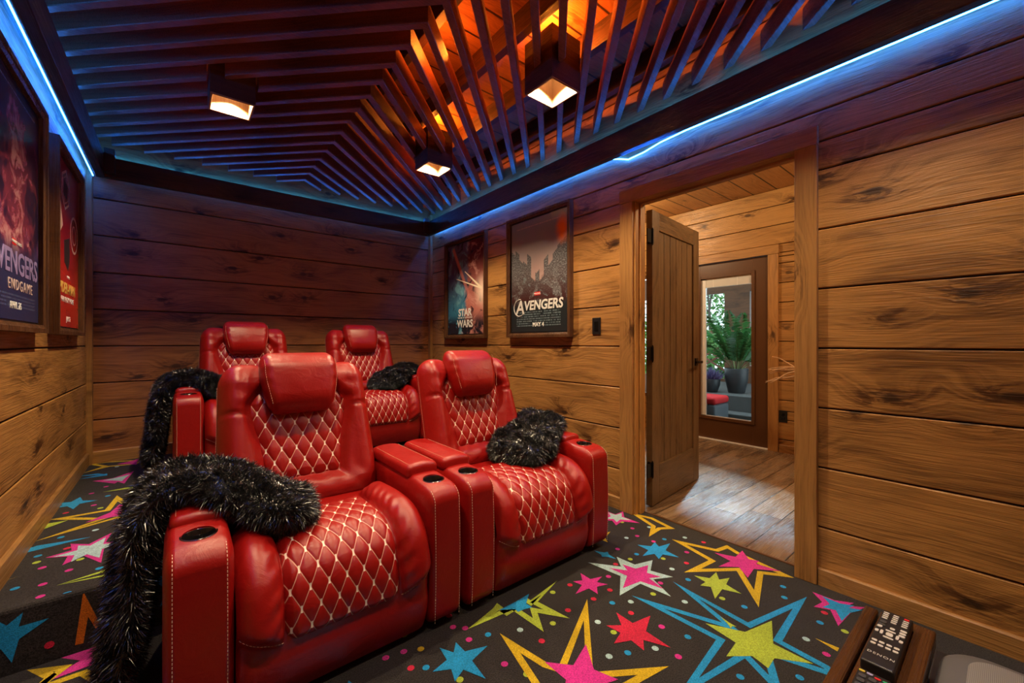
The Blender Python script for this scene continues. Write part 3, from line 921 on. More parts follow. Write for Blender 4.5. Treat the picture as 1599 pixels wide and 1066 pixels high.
# ------------------------------------------------------------------ doorway
mb = MB()
mb.box((2.285, DOOR_Y1 + 0.012, 0), (2.312, 1.661, DOOR_Z + 0.002), 0, 0.003)
struct(mb.build('trim_10', W_POST))
mb = MB().box((2.285, 0.5725, 0), (2.312, DOOR_Y0 - 0.003, DOOR_Z + 0.002), 0, 0.003)
struct(mb.build('trim_11', W_POST))
mb = MB().box((2.283, 0.5705, DOOR_Z + 0.002), (2.312, 1.664, 2.125), 0, 0.003)
struct(mb.build('trim_12', W_TRIMY))
mb = MB()
mb.box((2.305, DOOR_Y1, 0), (2.415, DOOR_Y1 + 0.022, DOOR_Z + 0.02), 0, 0.002)
mb.box((2.345, DOOR_Y1 - 0.012, 0), (2.385, DOOR_Y1 + 0.001, DOOR_Z - 0.012), 0, 0.002)
struct(mb.build('trim_20', W_POSTX)); mb = MB()
mb.box((2.305, DOOR_Y0 - 0.022, 0), (2.415, DOOR_Y0, DOOR_Z + 0.02), 0, 0.002)
mb.box((2.345, DOOR_Y0 - 0.001, 0), (2.385, DOOR_Y0 + 0.012, DOOR_Z - 0.012), 0, 0.002)
struct(mb.build('trim_13', W_POSTX))
mb = MB()
mb.box((2.305, DOOR_Y0, DOOR_Z), (2.415, DOOR_Y1, DOOR_Z + 0.02), 0, 0.002)
mb.box((2.345, DOOR_Y0, DOOR_Z - 0.012), (2.385, DOOR_Y1, DOOR_Z + 0.001), 0, 0.002)
struct(mb.build('trim_14', W_TRIMY))
struct(MB().box((2.39, DOOR_Y0, -0.01), (2.405, DOOR_Y1, 0.006), 0, 0.002).build('trim_15', M_BROWNPAINT))

# plank door standing open into the hall
door = empty('door_1', (2.497, 1.548, 0.008), R(5.6))
tag(door, 'brown wooden plank door standing open into the hall', 'door', kind='structure')
DW, DH, DT = 0.815, 2.015, 0.045
MB().box((0, 0, 0), (0.105, DT, DH), 0, 0.003).build('stile', W_DOOR, door)
MB().box((DW - 0.105, 0, 0), (DW, DT, DH), 0, 0.003).build('stile', W_DOOR, door)
mb = MB().box((0.105, 0.0005, DH - 0.125), (DW - 0.105, DT - 0.0005, DH - 0.001), 0, 0.002)
mb.build('rail', W_DOORH, door)
MB().box((0.105, 0.0005, 0.001), (DW - 0.105, DT - 0.0005, 0.265), 0, 0.002).build('rail', W_DOORH, door)
mb = MB()
npl = 6
pw = (DW - 0.21) / npl
for i in range(npl):
    x0 = 0.105 + i * pw
    mb.box((x0 + 0.003, 0.012, 0.262), (x0 + pw - 0.003, DT - 0.012, DH - 0.122), 0, 0.0035)
mb.box((0.105, 0.018, 0.262), (DW - 0.105, DT - 0.018, DH - 0.122), 1)
mb.build('plank_panel', [W_DOOR, M_GAP], door)
for z in (1.828, 1.036, 0.252):
    mb = MB()
    mb.tube([(-0.008, -0.006, z - 0.05), (-0.008, -0.006, z + 0.05)], 0.008, 10)
    mb.box((-0.010, -0.003, z - 0.045), (0.0, DT * 0.7, z + 0.045)).box((-0.072, -0.003, z - 0.045), (-0.008, 0.003, z + 0.045))
    mb.tube([(-0.008, -0.006, z - 0.058), (-0.008, -0.006, z + 0.058)], 0.005, 8)
    mb.build('hinge', M_BLKMET, door, 'auto')
hx, hz = DW - 0.06, 0.955
mb = MB().box((hx - 0.03, -0.008, hz - 0.03), (hx + 0.03, 0.0, hz + 0.03), 0, 0.002)
mb.tube([(hx, DT, hz), (hx, -0.045, hz)], 0.010, 10)
mb.box((hx - 0.115, -0.052, hz - 0.008), (hx + 0.012, -0.04, hz + 0.010), 0, 0.003)
mb.box((hx - 0.03, DT, hz - 0.03), (hx + 0.03, DT + 0.008, hz + 0.03), 0, 0.002)
mb.tube([(hx, DT, hz), (hx, DT + 0.045, hz)], 0.010, 10)
mb.box((hx - 0.115, DT + 0.04, hz - 0.008), (hx + 0.012, DT + 0.052, hz + 0.010), 0, 0.003)
mb.build('door_handle', M_BLKMET, door, 'auto')
MB().box((DW, 0.012, hz - 0.06), (DW + 0.0015, DT - 0.012, hz + 0.06)).build('latch_plate', M_BLKMET, door)

# ------------------------------------------------------------------ hall
HXF = 4.78
struct(MB().box((2.405, -0.6, -0.05), (HXF + 0.02, 4.5, 0.0)).build('floor', W_FLOOR))
struct(MB().box((2.385, -0.7, 2.70), (HXF + 0.15, 4.6, 2.76)).build('ceiling', W_HCEIL))
HS = [0.13 + 0.2 * k for k in range(14)]
W_HALL = wood('hall_boards_y', 'Y', 'Z', pitch=0.2, off=0.13, light=(0.46, 0.235, 0.07), dark=(0.12, 0.05, 0.015), knots=0.9, blotch=0.5)
W_HALLX = wood('hall_boards_x', 'X', 'Z', pitch=0.2, off=0.13, light=(0.50, 0.235, 0.075), dark=(0.18, 0.07, 0.02), knots=0.8, blotch=0.4)
D2 = (1.615, 2.53)
board_wall('wall_far', 'Y', HXF, -1, -0.7, 4.6, 0, 2.7, W_HALL, [(D2[0] - 0.01, D2[1] + 0.01, -0.1, 2.04), (2.86, 3.55, 0.42, 2.0)], seams=HS)
board_wall('wall_hall_side', 'Y', 2.412, 1, -0.7, 4.6, 0, 2.7, W_HALL, [(DOOR_Y0 - 0.02, DOOR_Y1 + 0.02, -0.1, DOOR_Z + 0.02)], seams=HS, back=0.036)
board_wall('wall_hall_end', 'X', 4.5, -1, 2.39, HXF, 0, 2.7, W_HALLX, seams=HS)
board_wall('wall_hall_near', 'X', -0.6, 1, 2.39, HXF, 0, 2.7, W_HALLX, seams=HS)
baseboard('baseboard_far', 'Y', HXF, -1, -0.6, 1.515, 0, 0.08, W_TRIMY)
struct(MB().box((HXF - 0.022, 1.52, 0), (HXF + 0.004, D2[0], 2.03), 0, 0.002).build('trim_16', W_POST))
struct(MB().box((HXF - 0.022, D2[1], 0), (HXF + 0.004, D2[1] + 0.095, 2.03), 0, 0.002).build('trim_17', W_POST))
struct(MB().box((HXF - 0.024, 1.515, 2.032), (HXF + 0.004, D2[1] + 0.1, 2.125), 0, 0.002).build('trim_18', W_TRIMY))

door2 = empty('door_2', (HXF + 0.012, D2[0] + 0.004, 0.012))
tag(door2, 'brown full-glass patio door with a white inner frame', 'door', kind='structure')
w, h = D2[1] - D2[0] - 0.008, 2.015
g0, g1, gz0, gz1 = 0.150, 0.722, 0.245, 1.86
mb = MB()
mb.box((0, 0, 0), (0.045, g0, h), 0, 0.002).box((0, g1, 0), (0.045, w, h), 0, 0.002)
mb.box((0.0003, g0, 0), (0.0447, g1, gz0), 0).box((0.0003, g0, gz1), (0.0447, g1, h), 0)
mb.build('door_slab', M_BROWNPAINT, door2)
mb = MB()
for (a, b, c, d) in ((g0 - 0.022, g0 + 0.012, gz0 - 0.022, gz1 + 0.022), (g1 - 0.012, g1 + 0.022, gz0 - 0.022, gz1 + 0.022), (g0 + 0.012, g1 - 0.012, gz0 - 0.022, gz0 + 0.012), (g0 + 0.012, g1 - 0.012, gz1 - 0.012, gz1 + 0.022)):
    mb.box((-0.012, a, c), (0.0, b, d), 0, 0.003)
mb.build('glazing_bead', M_BROWNPAINT, door2)
mb = MB()
mb.box((0.012, g1 - 0.060, gz0), (0.034, g1 - 0.0, gz1)).box((0.012, g0, gz0), (0.034, g0 + 0.014, gz1))
mb.box((0.012, g0, gz0), (0.034, g1, gz0 + 0.014)).box((0.012, g0, gz1 - 0.02), (0.034, g1, gz1))
mb.box((0.014, g0 + 0.014, gz1 - 0.115), (0.032, g1 - 0.060, gz1 - 0.02), 1, 0.003)
for yy in (g0 + 0.16, g0 + 0.42):
    mb.box((0.0125, yy, gz1 - 0.115), (0.014, yy + 0.006, gz1 - 0.02), 0)
mb.build('blind_frame', [M_WHITE, plain('grey_blind', (0.6, 0.6, 0.58), 0.5)], door2)
tg = NT('clear_glass')
tg.t.nodes.remove(tg.b)
gl = tg.n('ShaderNodeBsdfGlossy'); gl.inputs['Roughness'].default_value = 0.02
tr = tg.n('ShaderNodeBsdfTransparent'); tr.inputs[0].default_value = (0.90, 0.95, 0.92, 1)
fr = tg.n('ShaderNodeFresnel'); fr.inputs[0].default_value = 1.25
mx = tg.n('ShaderNodeMixShader')
tg.link(fr.outputs[0], mx.inputs[0]); tg.link(tr.outputs[0], mx.inputs[1]); tg.link(gl.outputs[0], mx.inputs[2])
tg.link(mx.outputs[0], tg.out.inputs[0])
M_GLASS = tg.m
MB().box((0.036, g0, gz0), (0.040, g1, gz1)).build('glass_pane', M_GLASS, door2)
mb = MB().box((-0.006, w - 0.06, 0.93), (0.0, w - 0.02, 1.03), 0, 0.002)
mb.tube([(0, w - 0.04, 0.98), (-0.05, w - 0.04, 0.98), (-0.052, w - 0.13, 0.98)], 0.008, 8)
mb.build('door_handle', M_BLKMET, door2, 'auto')
struct(MB().box((HXF - 0.035, D2[0], 0.0), (HXF + 0.06, D2[1], 0.012), 0, 0.003).build('trim_19', M_WHITE))

win = empty('window_1', (HXF, 3.2, 0.42))
tag(win, kind='structure')
mb = MB()
for a, b, c, d in ((-0.34, -0.30, 0, 1.58), (0.31, 0.35, 0, 1.58), (-0.30, 0.31, 0, 0.04), (-0.30, 0.31, 1.54, 1.58)):
    mb.box((0.0, a, c), (0.06, b, d))
mb.build('window_frame', M_BROWNPAINT, win)
MB().box((0.03, -0.30, 0.04), (0.034, 0.31, 1.54)).build('glass_pane', M_GLASS, win)
# casing-free sill wall outlet and switch
def plate(name, loc, axis_sign, label, cat, kind):
    t = empty(name, loc)
    s = axis_sign
    def bx(m, d0, d1, y0, y1, z0, z1, ch=0.0015):
        x0, x1 = sorted((s * d0, s * d1))
        m.box((x0, y0, z0), (x1, y1, z1), 0, ch)
        return m
    bx(MB(), 0, 0.006, -0.037, 0.037, -0.06, 0.06).build('cover_plate', M_BLACK, t)
    if kind == 'switch':
        bx(MB(), 0.006, 0.010, -0.016, 0.016, -0.033, 0.033).build('rocker', M_GLOSSBLK, t)
    else:
        for z in (-0.022, 0.022):
            bx(MB(), 0.006, 0.009, -0.015, 0.015, z - 0.015, z + 0.015, 0.003).build('socket', M_GLOSSBLK, t)
    return tag(t, label, cat)
plate('light_switch', (XR, 1.871, 1.236), -1, 'black rocker switch on the board wall between the silver-lettered poster and the doorway', 'light switch', 'switch')
plate('power_outlet', (HXF, 1.48, 0.367), -1, 'black power outlet low on the hall wall right of the glass door', 'power outlet', 'outlet')

# ------------------------------------------------------------------ recliners
def catmull(pts, n):
    P = np.array(pts, float)
    P = np.vstack([2 * P[0] - P[1], P, 2 * P[-1] - P[-2]])
    out = []
    for i in range(1, len(P) - 2):
        t = np.linspace(0, 1, 24, endpoint=False)[:, None]
        p0, p1, p2, p3 = P[i - 1:i + 3]
        out.append(0.5 * ((2 * p1) + (-p0 + p2) * t + (2 * p0 - 5 * p1 + 4 * p2 - p3) * t ** 2 + (-p0 + 3 * p1 - 3 * p2 + p3) * t ** 3))
    out = np.vstack(out + [P[-2][None]])
    L = np.concatenate([[0], np.cumsum(np.linalg.norm(np.diff(out, axis=0), axis=1))])
    s = np.linspace(0, L[-1], n)
    return np.stack([np.interp(s, L, out[:, k]) for k in range(out.shape[1])], 1), s

SEAT_PTS = [(0.66, 0.425), (0.50, 0.438), (0.34, 0.452), (0.20, 0.458), (0.10, 0.445), (0.035, 0.40), (0.005, 0.335), (-0.008, 0.26), (-0.004, 0.18), (0.008, 0.10), (0.022, 0.035)]
SP, SS = catmull(SEAT_PTS, 400)
ST = np.gradient(SP, SS, axis=0); ST /= np.linalg.norm(ST, axis=1, keepdims=True)
SN = np.stack([ST[:, 1], -ST[:, 0]], 1)
S_TOP = float(SS[np.argmin(np.abs(SP[:, 0] - 0.385))])
S_BOL = float(SS[np.argmin(np.abs(SP[:, 0] - 0.46))])
S_PAN = float(np.interp(-0.205, -SP[200:, 1], SS[200:]))

def seat_pt(x, s, h):
    y = np.interp(s, SS, SP[:, 0]); z = np.interp(s, SS, SP[:, 1])
    ny = np.interp(s, SS, SN[:, 0]); nz = np.interp(s, SS, SN[:, 1])
    return np.stack([x, y + ny * h, z + nz * h], -1)

def seat_height(x, s):
    ax = np.abs(x)
    zz = np.interp(s, SS, SP[:, 1]); yy = np.interp(s, SS, SP[:, 0])
    m = sstep(s, S_BOL - 0.02, S_BOL + 0.07) * (1 - sstep(s, S_PAN - 0.05 - (ax - 0.185) * 0.4, S_PAN + 0.015 - (ax - 0.185) * 0.4))
    t = np.clip((ax - 0.183) / (0.318 - 0.183), 0, 1)
    bol = np.sin(PI * np.clip(t, 0.0, 1)) ** 0.62 * 0.053
    wr = 0.0036 * np.sin(s * 110 + 3 * np.sin(x * 31)) * np.exp(-((ax - 0.205) / 0.022) ** 2)
    h = m * (bol + wr)
    h = h - 0.010 * m * np.exp(-((ax - 0.183) / 0.008) ** 2)
    e = np.clip((ax - 0.262) / 0.045, 0, 1)
    h = h - 0.034 * (1 - np.sqrt(np.maximum(0, 1 - e * e)))
    low = sstep(s, S_PAN, S_PAN + 0.05)
    h = h + low * 0.012 * np.sin(PI * np.clip((s - S_PAN) / (SS[-1] - S_PAN), 0, 1))
    back = 1 - sstep(s, S_BOL - 0.03, S_BOL + 0.05)
    h = h + back * 0.006 * np.cos(x * 5)
    return h

def quilt_puff(U, V, amp):
    p, q = U + V, U - V
    return amp * (np.abs(np.sin(PI * p)) * np.abs(np.sin(PI * q))) ** 0.45

LEAN = R(19)
def back_map(P):
    """(x, forward-negative t, up s) of the reclined back to chair space."""
    x, t, s = P[..., 0], P[..., 1], P[..., 2]
    return np.stack([x, 0.565 + s * math.sin(LEAN) + t * math.cos(LEAN), 0.385 + s * math.cos(LEAN) - t * math.sin(LEAN)], -1)

def half_w(s):
    return np.interp(s, [0.10, 0.14, 0.30, 0.42, 0.475, 0.53, 0.60], [0.155, 0.165, 0.188, 0.222, 0.226, 0.185, 0.12])

def back_deform(P):
    P = P.copy()
    x, t, s = P[:, 0].copy(), P[:, 1].copy(), P[:, 2].copy()
    ax = np.abs(x)
    fw = sstep(-t, 0.0, 0.07)
    inside = np.minimum(half_w(s) + 0.006 - ax, s - 0.118)
    rec = sstep(inside, -0.016, 0.040)
    side = np.exp(-((ax - 0.268) / 0.05) ** 2) * sstep(s, 0.02, 0.12)
    top = (1 - sstep(s, 0.56, 0.66) * 0.5)
    lum = np.exp(-((s - 0.062) / 0.045) ** 2) * sstep(0.29 - ax, 0, 0.1)
    off = -0.040 * rec + 0.030 * side * top + 0.022 * lum
    off -= 0.016 * np.exp(-((s - (0.435 + (ax - 0.25) * 0.10)) / 0.008) ** 2) * sstep(ax, 0.222, 0.235)
    # leather folds: from the lumbar roll towards the panel, and round the shoulders
    off += 0.0028 * np.sin(ax * 70 + 14 * np.sin(s * 9)) * np.exp(-((s - 0.10) / 0.06) ** 2)
    off += 0.0030 * np.sin(s * 85 + x * 10) * np.exp(-((ax - 0.235) / 0.03) ** 2) * sstep(s, 0.36, 0.46)
    t = t - off * fw
    x = x * (1 - 0.075 * s / 0.66)
    # shoulder: narrow dip in the middle top
    s = s - 0.028 * sstep(s, 0.5, 0.66) * (1 - sstep(ax, 0.10, 0.20))
    return back_map(np.stack([x, t, s], 1))

def head_deform(P):
    P = P.copy()
    x, t, s = P[:, 0], P[:, 1], P[:, 2]
    c = (s - 0.415) / 0.27
    x = x * (1 - 0.16 * (1 - sstep(c, 0.0, 0.65)))
    fw = sstep(-t, 0.03, 0.12)
    t = t - fw * 0.016 * np.cos(x / 0.16 * 1.3) * np.sin(PI * np.clip(c, 0, 1))
    t = t + 0.020 * sstep(c, 0.7, 1.0) * fw
    e = np.clip(np.abs(x) / 0.155, 0, 1)
    t = t + fw * 0.0024 * np.sin(s * 120) * sstep(e, 0.72, 0.85)
    s = s + 0.006 * np.sin(c * 3.1) 
    return back_map(np.stack([x, t, s], 1))

def bool_cut(o, cx, cy, z0, z1, r):
    bm = bmesh.new()
    bmesh.ops.create_cone(bm, cap_ends=True, segments=36, radius1=r, radius2=r, depth=z1 - z0, matrix=Matrix.Translation((cx, cy, (z0 + z1) / 2)))
    me = bpy.data.meshes.new('cut'); bm.to_mesh(me); bm.free()
    c = bpy.data.objects.new('cut', me); COL.objects.link(c)
    m = o.modifiers.new('b', 'BOOLEAN'); m.object = c; m.operation = 'DIFFERENCE'; m.solver = 'EXACT'
    par = o.parent; o.parent = None
    dg = bpy.context.evaluated_depsgraph_get()
    new = bpy.data.meshes.new_from_object(o.evaluated_get(dg))
    o.modifiers.clear(); o.data = new; o.parent = par
    bpy.data.objects.remove(c)
    new.set_sharp_from_angle(angle=R(50))

SEAT_HALF, OUT_W, IN_W = 0.305, 0.163, 0.150
def make_recliner(sx, loc, label, group):
    root = empty('recliner', loc)
    tag(root, label, 'recliner', group)
    # plinth and seat box
    MB().box((-0.42, 0.09, 0.0), (0.42, 0.60, 0.032)).build('base', M_BLACK, root)
    rbox('seat_frame', (-0.297, 0.035, 0.03), (0.297, 0.72, 0.40), 0.02, 0.08, M_LEATHER, root)
    # seat cushion sweeping over the front
    s = np.linspace(0, SS[-1], 190)
    x = np.concatenate([np.linspace(-0.306, -0.25, 14)[:-1], np.linspace(-0.25, 0.25, 75), np.linspace(0.25, 0.306, 14)[1:]])
    X, S = np.meshgrid(x, s, indexing='ij')
    grid_mesh('seat_cushion', seat_pt(X, S, seat_height(X, S)), M_LEATHER, root)
    # quilted seat panel
    s = np.linspace(S_TOP, S_PAN, 210)
    ds = np.minimum(s - S_TOP, S_PAN - s)
    rr = 0.045
    w = 0.182 - rr + np.sqrt(np.maximum(0, rr ** 2 - np.maximum(0, rr - ds) ** 2))
    u = np.linspace(-1, 1, 150)
    Ug, Sg = np.meshgrid(u, s, indexing='ij')
    Xg = Ug * w[None, :]
    edge = np.minimum((1 - np.abs(Ug)) * w[None, :], np.broadcast_to(ds[None, :], Ug.shape))
    lift = -0.010 + 0.024 * np.sqrt(np.clip(edge / 0.030, 0, 1))
    uv = np.stack([Xg / 0.056, (Sg - S_TOP) / 0.106], -1)
    H = lift + quilt_puff(uv[..., 0], uv[..., 1], 0.0075) * np.clip(edge / 0.02, 0, 1)
    grid_mesh('seat_panel', seat_pt(Xg, Sg, H), M_QUILT, root, uv)
    # seams on the seat front
    mb = MB()
    for sd in (1, -1):
        pts = []
        for k in range(14):
            ax = 0.188 + (0.300 - 0.188) * k / 13
            zz = 0.215 + 0.055 * (k / 13) ** 1.3
            ssv = float(np.interp(-zz, -SP[150:, 1], SS[150:]))
            h = float(seat_height(np.array([ax]), np.array([ssv]))[0]) + 0.0005
            pts.append(seat_pt(np.array([sd * ax]), np.array([ssv]), np.array([h]))[0])
        stitch(mb, pts, 0.0011)
        mb.build('seam_stitching', M_THREAD, root); mb = MB()
    # back
    rbox('backrest', (-0.325, -0.085, 0.0), (0.325, 0.075, 0.665), (0.085, 0.075, 0.10), 0.0115, M_LEATHER, root, back_deform)
    s = np.linspace(0.128, 0.56, 170)
    u = np.linspace(-1, 1, 140)
    Ug, Sg = np.meshgrid(u, s, indexing='ij')
    ds = np.minimum(Sg - 0.128, 0.60 - Sg)
    W = half_w(Sg) - 0.002
    rr = 0.036
    W = W - rr + np.sqrt(np.maximum(0, rr ** 2 - np.maximum(0, rr - ds) ** 2))
    Xg = Ug * W
    edge = np.minimum((1 - np.abs(Ug)) * W, ds)
    lift = 0.022 + 0.030 * np.sqrt(np.clip(edge / 0.05, 0, 1))
    uv = np.stack([Xg / 0.060, Sg / 0.108], -1)
    H = lift + quilt_puff(uv[..., 0], uv[..., 1], 0.008) * np.clip(edge / 0.02, 0, 1)
    P = np.stack([Xg * (1 - 0.075 * Sg / 0.66), -(0.010 + H), Sg], -1)
    grid_mesh('back_panel', back_map(P), M_QUILT, root, uv)
    # head cushion
    rbox('headrest', (-0.16, -0.150, 0.415), (0.16, -0.020, 0.700), (0.045, 0.060, 0.075), 0.0115, M_LEATHER, root, head_deform)
    hr = root.children[-1] if False else [c for c in bpy.data.objects if c.parent == root and c.name.startswith('headrest')][0]
    mb = MB()
    for sd in (1, -1):
        for xo, tt in ((0.145, -0.151), (0.138, -0.156)):
            pts = [head_deform(np.array([[sd * xo, tt + 0.002 * abs(k - 7) / 7, 0.45 + 0.20 * k / 14]]))[0] for k in range(15)]
            if xo < 0.14:
                continue
            stitch(mb, pts, 0.0010)
            mb.build('seam_stitching', M_THREAD2, hr); mb = MB()
    # backrest outer seam line
    mb = MB()
    for sd in (1, -1):
        pts = []
        for k in range(26):
            ss_ = 0.08 + 0.50 * k / 25
            xx = sd * 0.3255 * (1 - 0.075 * ss_ / 0.66)
            pts.append(back_map(np.array([[xx, -0.004, ss_]]))[0])
        stitch(mb, pts, 0.0012)
        mb.build('back_piping', M_THREAD2, root); mb = MB()
        pts = [back_map(np.array([[sd * (0.215 + 0.095 * k / 8) * 0.955, -0.106 + 0.05 * (k / 8) ** 3, 0.430 + 0.0095 * k / 8]]))[0] for k in range(9)]
    # arms
    def arm(name, x0, x1, pad_inset, pad_h, has_lid):
        o = rbox(name, (x0, 0.0, 0.025), (x1, 0.70, 0.560), (0.026, 0.062, 0.058), 0.03, M_LEATHER, root,
                 lambda P: P + np.stack([0 * P[:, 0], -0.010 * np.sin(PI * np.clip(P[:, 2] / 0.56, 0, 1)) * (1 - sstep(P[:, 1], 0, 0.1)),
                                         0.006 * np.cos((P[:, 0] - (x0 + x1) / 2) * 20) * sstep(P[:, 2], 0.4, 0.56) - 0.012 * sstep(P[:, 2], 0.4, 0.56) * (1 - sstep(P[:, 1], 0, 0.2))], 1), sx)
        cx, cy = sx * (x0 + x1) / 2, 0.112
        bool_cut(o, cx, cy, 0.485, 0.62, 0.0415)
        o.data.shade_smooth() if False else None
        cup = MB()
        zt = 0.5585
        cup.lathe([(0.0395, zt - 0.0655), (0.0405, zt - 0.001), (0.0425, zt + 0.0012), (0.0455, zt + 0.0008), (0.0465, zt - 0.004)], (cx, cy, 0), 40)
        cup.lathe([(0.0, zt - 0.064), (0.0395, zt - 0.064), (0.0398, zt - 0.062)], (cx, cy, 0), 40)
        cup.mi = [1 if any(cup.v[q][2] > zt - 0.0005 for q in f) else 0 for f in cup.f]
        cup.build('cup_holder', [M_GLOSSBLK, M_CHROME], o, True)
        # stitched edges of the front face, running up over the top
        mb = MB()
        for xe in (x0 + 0.021, x1 - 0.021):
            pts = [(sx * xe, -0.0105 * math.sin(PI * z / 0.56) + 0.0004, z) for z in np.linspace(0.045, 0.475, 12)]
            for k in range(1, 8):
                a = k / 7 * PI / 2
                pts.append((sx * xe, 0.058 - 0.0605 * math.cos(a) - 0.004 * math.cos(a), 0.4915 + 0.056 * math.sin(a)))
            pts.append((sx * xe, 0.165, 0.5515))
            stitch(mb, pts, 0.0010, 0.006, 0.005)
            mb.build('seam_stitching', M_THREAD, o); mb = MB()
        lid_y = 0.195
        lid = rbox('armrest_lid' if has_lid else 'armrest_pad', (x0 + pad_inset, lid_y, 0.545), (x1 - pad_inset, 0.62, 0.56 + pad_h), (0.022, 0.024, 0.018), 0.02, M_LEATHER, root,
                   lambda P: P + np.stack([0 * P[:, 0], 0 * P[:, 0], 0.012 * np.cos((P[:, 0] - (x0 + x1) / 2) / 0.075 * 1.4) * sstep(P[:, 2], 0.56, 0.56 + pad_h)], 1), sx)
        mb = MB()
        for xe in (x0 + pad_inset + 0.016, x1 - pad_inset - 0.016):
            stitch(mb, [(sx * xe, y, 0.5612 + pad_h + 0.0045) for y in (lid_y + 0.025, 0.4, 0.59)], 0.0010)
            mb.build('seam_stitching', M_THREAD2, lid); mb = MB()
    arm('armrest', -SEAT_HALF - OUT_W, -SEAT_HALF - 0.001, 0.012, 0.022, False)
    arm('console_armrest', SEAT_HALF + 0.001, SEAT_HALF + IN_W, 0.002, 0.036, True)
    return root

def copy_tree(o, parent=None):
    c = o.copy(); COL.objects.link(c)
    if parent is not None:
        c.parent = parent
    for ch in [q for q in bpy.data.objects if q.parent == o]:
        copy_tree(ch, c)
    return c

LX, RX_, CY = 0.438, 1.368, 1.402
GROUP = 'red quilted leather recliners'
fl = make_recliner(1, (LX, CY, 0), 'red leather recliner at front left, under the largest black fur throw', GROUP)
fr_ = make_recliner(-1, (RX_, CY, 0), 'red leather recliner at front right, nearest the open door, throw on its right arm', GROUP)
DYB = 1.95
bl = copy_tree(fl); bl.location = (LX + 0.01, CY + DYB, STEP_Z); bl['label'] = 'red leather recliner on the raised step at back left, against the dark board wall'
br = copy_tree(fr_); br.location = (RX_ + 0.02, CY + DYB, STEP_Z); br['label'] = 'red leather recliner on the raised step at back right, mostly hidden by the front pair'

